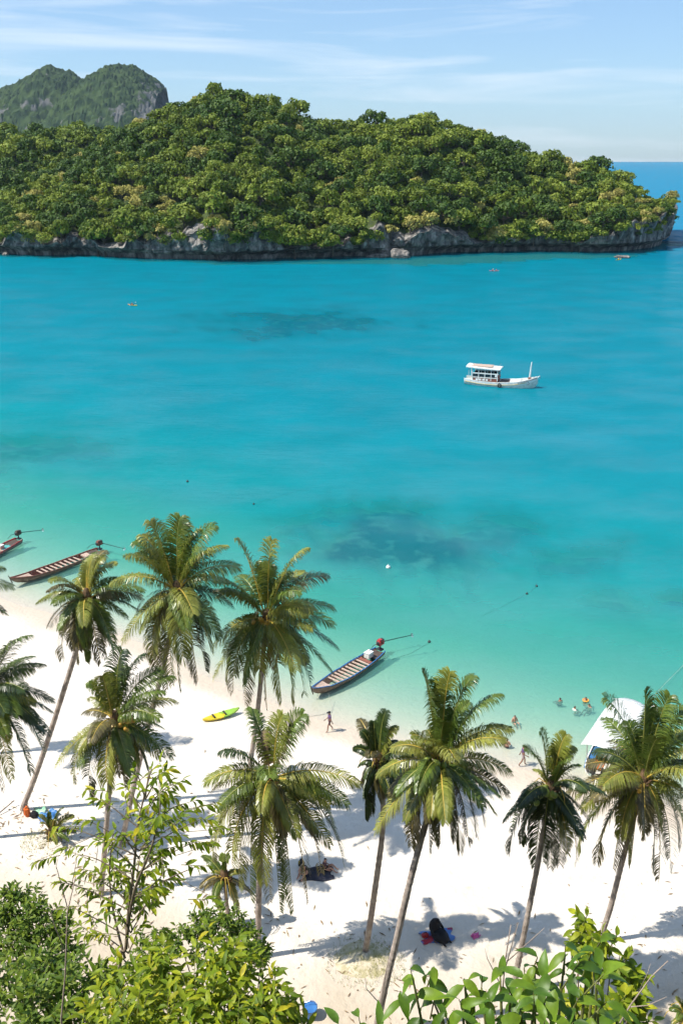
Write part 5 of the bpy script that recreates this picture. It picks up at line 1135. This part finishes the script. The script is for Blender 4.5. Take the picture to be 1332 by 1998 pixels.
b = MB(); b.tube([(-.34, 0, .64), (-.25, .1, .8), (0, .14, .88), (.25, .1, .8), (.34, 0, .64)], .012, 5); b.build('handle', m_steel, r)

# ------------------------------------------------------------------ foreground shrubs on the hillside
LEAF_Y = leafmat('leaf_lime', [(0, (0.09, 0.155, 0.010)), (0.35, (0.18, 0.25, 0.012)), (0.75, (0.30, 0.35, 0.016)), (0.9, (0.38, 0.39, 0.02)), (0.96, (0.52, 0.43, 0.02)), (1, (0.12, 0.19, 0.012))], 0.5, 0.34, (0.42, 0.50, 0.02), 0.25, 16)
LEAF_D = leafmat('leaf_deep', [(0, (0.045, 0.09, 0.012)), (0.5, (0.11, 0.175, 0.018)), (0.9, (0.21, 0.27, 0.025)), (1, (0.08, 0.14, 0.014))], 0.5, 0.28, (0.25, 0.36, 0.02), 0.25, 16)
LEAF_B = leafmat('leaf_broad', [(0, (0.05, 0.11, 0.010)), (0.5, (0.10, 0.185, 0.013)), (0.9, (0.18, 0.27, 0.018)), (1, (0.07, 0.14, 0.012))], 0.42, 0.24, (0.36, 0.48, 0.02), 0.3, 16)
m_twig = mat('twig_bark', (0.26, 0.20, 0.13), (0.14, 0.10, 0.065), 0.85, 12); m_dry = mat('dry_twig', (0.42, 0.33, 0.26), (0.30, 0.23, 0.18), 0.9, 14); m_green_stem = mat('green_stem', (0.20, 0.22, 0.05), (0.14, 0.14, 0.04), 0.6, 9)
def leaf_arrays(ln, wd, fold, curl, n=5):
    """one leaf along +x, normal +z, folded along the midrib and curling down to a pointed tip"""
    V, F = [], []
    for i in range(n):
        t = i/(n-1); w = wd * (math.sin(math.pi * min(t**0.8, 1)) ** 0.8 if 0 < t < 1 else 0.03); x = ln*t*(1 - .12*curl*t); z = -curl*ln*t*t*.55
        V += [(x, w/2, z + fold*w/2), (x, 0, z), (x, -w/2, z + fold*w/2)]
    for i in range(n-1):
        a = 3*i; F += [(a, a+1, a+4, a+3), (a+1, a+2, a+5, a+4)]
    return np.array(V), F
def leaf_meshes(name, ln, wd, mm, k=5, n=5, cu=.25):
    out = []
    for i in range(k):
        V, F = leaf_arrays(ln, wd*(0.85 + .08*i), .25 + .14*(i % 3), cu + .24*(i % 4), n)
        out.append((mesh_from(name, V.tolist(), F, mm, smooth=True), V, F))
    return out
def basis(d, nrm_):
    x = d.normalized(); z = nrm_ - x * nrm_.dot(x); z = z.normalized() if z.length > 1e-5 else x.orthogonal().normalized(); y = z.cross(x)
    return Matrix((x, y, z)).transposed()
CAMV = Vector((0, 0, CAM_H))
class Shrub:
    def __init__(s, name, label, cat, base, lm, mm, seed):
        s.root = thing(name, label, cat, base); s.base = Vector(base); s.L = []; s.lm = lm; s.mm = mm; s.r = random.Random(seed); s.wood = []
    def stem(s, pts, r0, r1, mm=None, name='stem'):
        b = MB(); n = len(pts); Q = []
        P = [Vector(p) - s.base for p in pts]
        for i in range(n-1):
            for k in range(4):
                t = k/4; p0, p1, p2, p3 = P[max(i-1, 0)], P[i], P[i+1], P[min(i+2, n-1)]
                Q.append(0.5*((2*p1) + (p2-p0)*t + (2*p0-5*p1+4*p2-p3)*t*t + (3*p1-p0-3*p2+p3)*t**3))
        Q.append(P[-1]); m = len(Q); b.tube(Q, [r0 + (r1-r0)*i/(m-1) for i in range(m)], 6)
        b.build(name, mm or m_twig, s.root, True)
    def twig(s, tip, d, ln, n, scale=(.75, 1.15), spread=1.0, droop=.35, r=.004):
        """a leafy shoot that ends at tip, pointing along d"""
        R_ = s.r; d = d.normalized(); a0 = tip - d*ln; s.wood.append((a0 - s.base, tip - s.base, r))
        e1 = d.orthogonal().normalized(); e2 = d.cross(e1); ph = R_.uniform(0, 6.28)
        for k in range(n):
            t = .15 + .85*k/max(n-1, 1); w = ph + k*2.4
            side = e1*math.cos(w) + e2*math.sin(w)
            ld = (side*spread*(1.05 - .55*t) + d*(.35 + .6*t) + Vector((R_.gauss(0, .15), R_.gauss(0, .15), -droop*R_.uniform(.2, 1.4)))).normalized()
            up_ = Vector((R_.gauss(-.12, .28), R_.gauss(-.15, .28), 1)); s.L.append((a0 + d*ln*t, ld, up_, R_.uniform(*scale)))
    def blob(s, c, r, ntw, ln, nl, droop=.35, scale=(.75, 1.15)):
        c = Vector(c); R_ = s.r; tocam = (CAMV - c).normalized()
        for k in range(ntw):
            while True:
                d = Vector((R_.gauss(0, 1), R_.gauss(0, 1), R_.gauss(.35, .9))).normalized()
                if d.dot(tocam) > -.35 or d.z > .3: break
            q = Vector((d.x*r[0], d.y*r[1], d.z*r[2])) * R_.uniform(.55, 1.08) ** .7
            s.twig(c + q, (d + Vector((0, 0, .35)) + Vector((R_.gauss(0, .3), R_.gauss(0, .3), 0))), ln*R_.uniform(.7, 1.2), nl, scale, 1.0, droop)
    def finish(s, npart=0, foliage=True):
        L = s.L
        if npart:
            # the leaves that show largest: in the picture, nearest and on the camera side
            def key(l):
                p = l[0]; x, y, z = project(p); inn = -20 < x < 1352 and 1300 < y < 2010
                return (0 if inn else 10) + (p - CAMV).length / 4 - l[3]*.3 + s.r.random()*.25
            L = sorted(L, key=key)
        first, rest = L[:npart], L[npart:]
        for (p, d, u, sc) in first:
            o = link('leaf', s.r.choice(s.lm)[0], s.root); m4 = (basis(d, u) * sc).to_4x4(); m4.translation = p - s.base; o.matrix_basis = m4
        if rest:
            V, F, rn = [], [], []
            for (p, d, u, sc) in rest:
                _, lv, lf = s.r.choice(s.lm); B = np.array(basis(d, u)) * sc; b = len(V)
                V += (lv @ B.T + np.array(p - s.base)).tolist(); F += [tuple(b + i for i in f) for f in lf]; rn += [s.r.random()]*len(lf)
            me = mesh_from('foliage', V, F, s.mm, smooth=True); fattr(me, 'rnd', rn, 'FACE'); o = link('foliage', me, s.root); tag(o, kind='stuff')
        if s.wood:
            b = MB()
            for a, c, r in s.wood: b.tube([a, c], [r*1.4, r*.7], 4, cap=False)
            tag(b.build('twigs', m_green_stem, s.root), kind='stuff')
        return s.root
def hill_at(x, y): return Vector((x, y, float(hill_z(x, y))))
def blob_px(px, py, r, y): c = at_y(px, py, y); zc = project(c)[2]; return c, r * zc / FPX

lm_y = leaf_meshes('leaf', .14, .042, LEAF_Y); lm_d = leaf_meshes('leaf', .12, .042, LEAF_D); lm_s = leaf_meshes('leaf', .12, .05, LEAF_D, 4); lm_b = leaf_meshes('leaf', .135, .046, LEAF_B, 6, 7, .8); lm_v = leaf_meshes('leaf', .105, .042, LEAF_Y)
# lime-green bush, lower left
Y0 = 6.6; c0 = at_y(360, 2000, Y0); S_ = Shrub('leafy_bush', 'lime-green leafy bush filling the lower left foreground', 'bush', hill_at(c0.x, Y0 + .4), lm_y, LEAF_Y, 1)
for (px, py, r, dy, n) in ((250, 1945, 95, .2, 26), (335, 1915, 85, 0, 24), (420, 1895, 95, .1, 28), (490, 1940, 75, -.1, 20), (390, 1990, 115, -.5, 32), (530, 1990, 62, -.2, 16), (215, 1995, 85, -.3, 20), (455, 1868, 48, .4, 12), (300, 2030, 120, -.8, 24), (470, 2040, 110, -.8, 20), (560, 1965, 30, .1, 6), (300, 1870, 45, .4, 10), (600, 2010, 35, 0, 7)):
    c, rr = blob_px(px, py, r, Y0 + dy); S_.blob(c, (rr, rr*.9, rr*.85), int(n * 1.1), .30, 9, .75); S_.stem([S_.base, S_.base.lerp(c, .5) + Vector((.1, 0, .1)), c], .03, .008)
S_.finish(300)
# dark bush in the corner
Y0 = 8.2; c0 = at_y(60, 2000, Y0); S_ = Shrub('leafy_bush', 'deep green shaded bush in the bottom left corner', 'bush', hill_at(c0.x, Y0 + .4), lm_d, LEAF_D, 2)
for (px, py, r, dy, n) in ((35, 1915, 85, .3, 26), (120, 1950, 90, 0, 28), (60, 1995, 110, -.4, 32), (165, 1905, 65, .4, 18), (-40, 1960, 110, 0, 22), (150, 2020, 90, -.4, 18), (90, 1880, 55, .7, 16), (215, 1900, 40, .6, 10), (-10, 2050, 110, -.6, 24), (70, 2060, 100, -.7, 20)):
    c, rr = blob_px(px, py, r, Y0 + dy); S_.blob(c, (rr, rr*.9, rr*.85), int(n * 1.3), .30, 9); S_.stem([S_.base, S_.base.lerp(c, .5) + Vector((.1, 0, .1)), c], .03, .008)
S_.finish(160)
# small-leaved tree at the left edge, farther down the slope
Y0 = 14; c0 = at_y(60, 1900, Y0); S_ = Shrub('small_tree', 'dense small-leaved dark green tree at the left edge below the sand', 'tree', hill_at(c0.x, Y0 + 1), lm_s, LEAF_D, 3)
for (px, py, r, dy, n) in ((45, 1775, 52, 0, 60), (85, 1805, 55, -.3, 65), (15, 1820, 60, -.2, 60), (70, 1850, 70, -.6, 70), (30, 1745, 28, .2, 22), (130, 1850, 38, -.3, 30), (-30, 1790, 60, .3, 40), (20, 1890, 70, -.7, 50)):
    c, rr = blob_px(px, py, r, Y0 + dy); S_.blob(c, (rr, rr*.9, rr*.9), n, .26, 8); S_.stem([S_.base, S_.base.lerp(c, .5) + Vector((.1, 0, .1)), c], .06, .012, m_twig, 'limb')
S_.finish(0)
# low dark bush behind, by the young palm
Y0 = 21; c0 = at_y(430, 1850, Y0); S_ = Shrub('leafy_bush', 'low dark bush behind the lime-green bush, under the young palm', 'bush', hill_at(c0.x, Y0 + 1), lm_s, LEAF_D, 4)
for (px, py, r, dy, n) in ((390, 1812, 36, 0, 40), (440, 1800, 40, .2, 46), (480, 1830, 36, 0, 36), (350, 1835, 40, -.3, 40), (420, 1850, 55, -.4, 50), (300, 1850, 40, 0, 36), (510, 1860, 26, 0, 22)):
    c, rr = blob_px(px, py, r, Y0 + dy); S_.blob(c, (rr, rr*.9, rr*.9), n, .32, 8, scale=(1.0, 1.6)); S_.stem([S_.base, S_.base.lerp(c, .5) + Vector((.1, 0, .1)), c], .05, .012)
S_.finish(0)
# open sapling standing up against the sand
Y0 = 7.6; c0 = at_y(240, 1960, Y0); S_ = Shrub('sapling', 'tall open sapling with sparse bright leaves against the sand, left', 'tree', hill_at(c0.x, Y0 + .2), lm_y, LEAF_Y, 5)
P = lambda px, py, dy=0.0: at_y(px, py, Y0 + dy)
S_.stem([S_.base, P(238, 1930), P(246, 1850), P(252, 1770), P(262, 1690), P(268, 1620), P(280, 1560), P(296, 1500)], .024, .006)
S_.stem([P(248, 1830), P(262, 1740, -.2), P(300, 1640, -.3), P(318, 1540, -.2)], .018, .006); S_.stem([P(244, 1870), P(222, 1780, .2), P(214, 1700, .3), P(222, 1620, .2)], .016, .005)
tw = [((296, 1495), 270), ((318, 1535), 300), ((222, 1615), 250), ((190, 1640), 215), ((150, 1600), 190), ((108, 1612), 195), ((340, 1555), 340), ((385, 1560), 350), ((412, 1600), 10), ((330, 1600), 330), ((350, 1650), 350), ((395, 1645), 0), ((410, 1690), 20), ((345, 1700), 20), ((300, 1700), 330), ((195, 1715), 200), ((160, 1705), 200), ((120, 1770), 200), ((150, 1800), 220), ((215, 1760), 240), ((300, 1760), 330),
      ((320, 1740), 350), ((270, 1580), 250), ((240, 1530), 230), ((262, 1500), 260), ((280, 1650), 290), ((250, 1680), 240), ((230, 1730), 230), ((180, 1820), 200), ((330, 1500), 310), ((360, 1520), 330), ((372, 1600), 350), ((180, 1560), 200), ((270, 1720), 280), ((205, 1680), 220), ((310, 1660), 310), ((135, 1660), 195), ((285, 1800), 320), ((240, 1790), 260), ((110, 1720), 190)]
for k, ((px, py), an) in enumerate(tw):
    dy = S_.r.uniform(-.6, .6); tip = P(px, py, dy); a = math.radians(an); d = Vector((math.cos(a), S_.r.uniform(-.5, .3), -math.sin(a)*.8 + .1))
    f = min(max((py - 1480) / 420, 0), 1); node = P(286 - 46*f, min(py + 60, 1900), dy*.3)
    S_.stem([node, node.lerp(tip, .55) + Vector((0, 0, .06)), tip - d.normalized()*.1], .008, .003, m_twig, 'branch'); S_.twig(tip, d, .28, 11, (.6, 1.05), .9, .9, .003); t2 = tip + Vector((S_.r.uniform(-.25, .25), S_.r.uniform(-.3, .3), S_.r.uniform(-.3, .05))); S_.stem([node.lerp(tip, .6), t2], .004, .002, m_twig, 'branch'); S_.twig(t2, d + Vector((S_.r.uniform(-.5, .5), 0, S_.r.uniform(-.4, .4))), .26, 11, (.6, 1.05), .9, .9, .003)
S_.finish(300)
# broad-leaved shrub close to the viewer, lower right
Y0 = 2.75; c0 = at_y(1050, 2100, Y0); S_ = Shrub('broadleaf_shrub', 'broad-leaved green shrub close to the viewer, lower right', 'shrub', hill_at(c0.x, Y0), lm_b, LEAF_B, 6)
for (px, py, dy, an, n) in ((800, 1890, 0, 110, 5), (846, 1886, .1, 70, 5), (903, 1912, 0, 110, 5), (940, 1905, .1, 90, 6), (990, 1925, -.1, 120, 6), (1022, 1888, .1, 100, 6), (1048, 1868, .2, 80, 6), (1068, 1900, -.1, 60, 6), (1102, 1845, .2, 95, 6), (1130, 1876, .05, 60, 6), (1082, 1930, -.2, 80, 6), (1152, 1862, .1, 80, 6), (1178, 1900, 0, 50, 6), (1012, 1960, -.2, 110, 6), (955, 1955, -.2, 110, 6), (895, 1950, -.1, 120, 6),
                          (868, 1975, -.1, 110, 5), (1130, 1945, -.2, 70, 6), (1182, 1955, -.1, 50, 6), (1222, 1972, 0, 40, 5), (935, 1995, -.3, 100, 6), (1000, 2005, -.3, 90, 6), (1062, 1992, -.3, 90, 6), (1118, 1995, -.3, 70, 6), (700, 1985, .1, 100, 5), (660, 1998, .1, 100, 5), (745, 1995, .0, 80, 5), (1170, 1838, .25, 80, 5), (820, 1985, 0, 100, 5), (780, 1935, 0, 110, 4), (850, 1935, .05, 80, 4), (1040, 1935, -.2, 100, 6), (975, 1890, .15, 100, 4)):
    tip = at_y(px, py, Y0 + dy); a = math.radians(an); d = Vector((math.cos(a)*.6, S_.r.uniform(-.35, .1), math.sin(a)))
    low = at_y(1000 + (px - 1000)*.75, 2120, Y0 + dy*.5)
    S_.stem([S_.base.lerp(low, .7), low, low.lerp(tip, .6), tip - d.normalized()*.06], .009, .004, m_green_stem); S_.twig(tip, d, .16, n - 1, (.58, 1.05), 1.15, .9, .003)
S_.finish(300)
# finer lime shrub climbing behind it
Y0 = 4.9; c0 = at_y(1170, 2040, Y0); S_ = Shrub('leafy_shrub', 'slender lime-leaved shrub rising behind the broad leaves at the palm foot, right', 'shrub', hill_at(c0.x, Y0 + .2), lm_v, LEAF_Y, 7)
for (px, py, r, dy, n) in ((1150, 1815, 34, .1, 9), (1172, 1850, 40, 0, 10), (1190, 1895, 46, 0, 11), (1215, 1935, 42, -.1, 10), (1240, 1985, 46, -.2, 11), (1120, 1965, 40, -.1, 9), (1175, 1970, 60, -.2, 14), (1130, 1840, 22, .1, 5), (1240, 1900, 20, 0, 4)):
    c, rr = blob_px(px, py, r, Y0 + dy); S_.blob(c, (rr, rr, rr), int(n * .75), .2, 8, .6); S_.stem([S_.base, S_.base.lerp(c, .5) + Vector((.05, 0, .05)), c], .012, .004)
S_.finish(120)
# bare dry twigs
def dry(label, lines, y, base_px):
    B = at_y(*base_px, y); B = hill_at(B.x, y); r = thing('dry_branch', label, 'branch', B)
    for k, (pts, w) in enumerate(lines):
        P_ = [at_y(px, py, y + .05*k) - B for px, py in pts]
        if k == 0: P_ = [Vector((0, 0, 0))] + P_
        b = MB(); b.tube(P_, [w*(1 - .6*i/(len(P_)-1)) for i in range(len(P_))], 5); b.build('twig', m_dry, r, True)
dry('bare pale twig standing up from the broad-leaved shrub', [([(985, 2040), (978, 1960), (984, 1880), (996, 1805)], .006), ([(982, 1900), (1010, 1800), (1002, 1806)], .003), ([(984, 1880), (1040, 1830), (1062, 1810)], .003), ([(980, 1930), (950, 1870), (945, 1850)], .0025)], 3.2, (985, 2060))
dry('bare brown twigs over the shaded sand, lower right', [([(1200, 2010), (1230, 1960), (1270, 1905), (1302, 1875)], .007), ([(1225, 1965), (1262, 1962), (1300, 1945)], .004), ([(1245, 1935), (1262, 1900), (1268, 1880)], .003)], 4.0, (1200, 2030))
dry('bare twigs rising among the bushes at left', [([(120, 1990), (128, 1900), (132, 1780), (148, 1710)], .012), ([(132, 1770), (110, 1690), (115, 1670)], .005), ([(140, 1730), (150, 1680), (146, 1650)], .004), ([(146, 1715), (185, 1725), (215, 1722)], .005), ([(128, 1860), (105, 1800), (100, 1775), (140, 1772)], .006)], 7.0, (120, 2020))
dry('thin dry stem beside the leaning palm trunk, bottom centre', [([(735, 2040), (742, 1960), (752, 1900), (758, 1868)], .008), ([(742, 1960), (715, 1930), (712, 1908)], .005)], 6.0, (735, 2060))

# ------------------------------------------------------------------ grass tufts round the trunks
def grass(label, spots, n, seed):
    g_ = np.random.default_rng(seed); V, F = [], []
    for (px, py, r) in spots:
        c = gp(px, py)
        for k in range(n):
            a = g_.uniform(0, 6.28); q = r * math.sqrt(g_.random()); x, y = c.x + q*math.cos(a), c.y + q*math.sin(a); z = float(ground_z(x, y)) + .25*max(0, 1 - q/r)
            h = g_.uniform(.08, .24); d = g_.normal(0, .09, 2); w = .012; b = len(V); t = g_.uniform(0, 3.14)
            V += [(x - w*math.cos(t), y - w*math.sin(t), z - .02), (x + w*math.cos(t), y + w*math.sin(t), z - .02), (x + d[0], y + d[1], z + h)]; F.append((b, b+1, b+2))
    me = mesh_from('grass', V, F, GRASS); fattr(me, 'rnd', g_.random(len(F)), 'FACE'); tag(link('grass', me), label, 'grass', kind='stuff')
GRASS = leafmat('grass_blades', [(0, (0.30, 0.27, 0.06)), (0.5, (0.22, 0.26, 0.05)), (1, (0.42, 0.34, 0.12))], 0.7, 0.3, (0.4, 0.4, 0.08), .2)
grass('sparse yellow-green grass on the mound round the slender palm base', [(705, 1876, 1.9), (735, 1880, 1.5)], 420, 3)
grass('dry grass patch on the sand below the palm seedling', [(95, 1648, 1.6), (72, 1640, 1.0)], 300, 4)
mound = gp(709, 1872); n = 22; V = []; F = []
for i in range(n+1):
    for j in range(n+1):
        u, v = (i/n - .5)*2, (j/n - .5)*2; q = u*u + v*v; x, y = mound.x + u*1.9, mound.y + v*1.5
        V.append((x, y, float(ground_z(x, y)) - .06 + .36*math.exp(-q*2.6) + .04*float(fbm(x*2, y*2, 0, 3, 3))))
F = [(i*(n+1)+j, (i+1)*(n+1)+j, (i+1)*(n+1)+j+1, i*(n+1)+j+1) for i in range(n) for j in range(n)]
tag(link('sand_mound', mesh_from('sand_mound', V, F, mat('mound_sand', (0.66, 0.57, 0.43), (0.36, 0.32, 0.16), .95, 2.2, .5, 6), smooth=True)), kind='structure')

# ------------------------------------------------------------------ leaf litter and husks on the sand
g_ = np.random.default_rng(77); V, F = [], []
for (root, B, K) in PALMS:
    for k in range(55):
        a = g_.uniform(0, 6.28); q = abs(g_.normal(0, 2.6)) + .3; x, y = B.x + q*math.cos(a), B.y + q*math.sin(a)
        if y > float(np.interp(x, SHX, SHY)) - 3: continue
        z = float(ground_z(x, y)) + .03; l, w, t = g_.uniform(.05, .30), g_.uniform(.02, .05), g_.uniform(0, 6.28); b = len(V); c_, s_ = math.cos(t), math.sin(t)
        V += [(x - c_*l, y - s_*l, z), (x - s_*w, y + c_*w, z + .02), (x + c_*l, y + s_*l, z + .01), (x + s_*w, y - c_*w, z + .02)]; F.append((b, b+3, b+2, b+1))
me = mesh_from('leaf_litter', V, F, leafmat('litter', [(0, (0.22, 0.14, 0.08)), (1, (0.36, 0.27, 0.16))], .9, .05, (0.3, 0.2, 0.1), .1)); fattr(me, 'rnd', g_.random(len(F)), 'FACE')
tag(link('leaf_litter', me), 'scattered dry leaf litter on the sand round the palm trunks', 'leaf litter', kind='stuff')

# ------------------------------------------------------------------ sea air
hz = MB(); hz.box((0, 5200, 205), (24000, 13200, 480)); ho = hz.build('haze', [])
hm = bpy.data.materials.new('haze'); hm.use_nodes = True; n_ = hm.node_tree; n_.nodes.clear(); o_ = n_.nodes.new('ShaderNodeOutputMaterial'); pv = n_.nodes.new('ShaderNodeVolumePrincipled')
pv.inputs['Color'].default_value = (0.66, 0.84, 1.0, 1); pv.inputs['Density'].default_value = 0.00004; pv.inputs['Anisotropy'].default_value = 0.2
n_.links.new(pv.outputs[0], o_.inputs['Volume']); ho.data.materials.clear(); ho.data.materials.append(hm); tag(ho, kind='stuff'); ho['label'] = 'thin sea haze over the whole bay'; ho['category'] = 'haze'
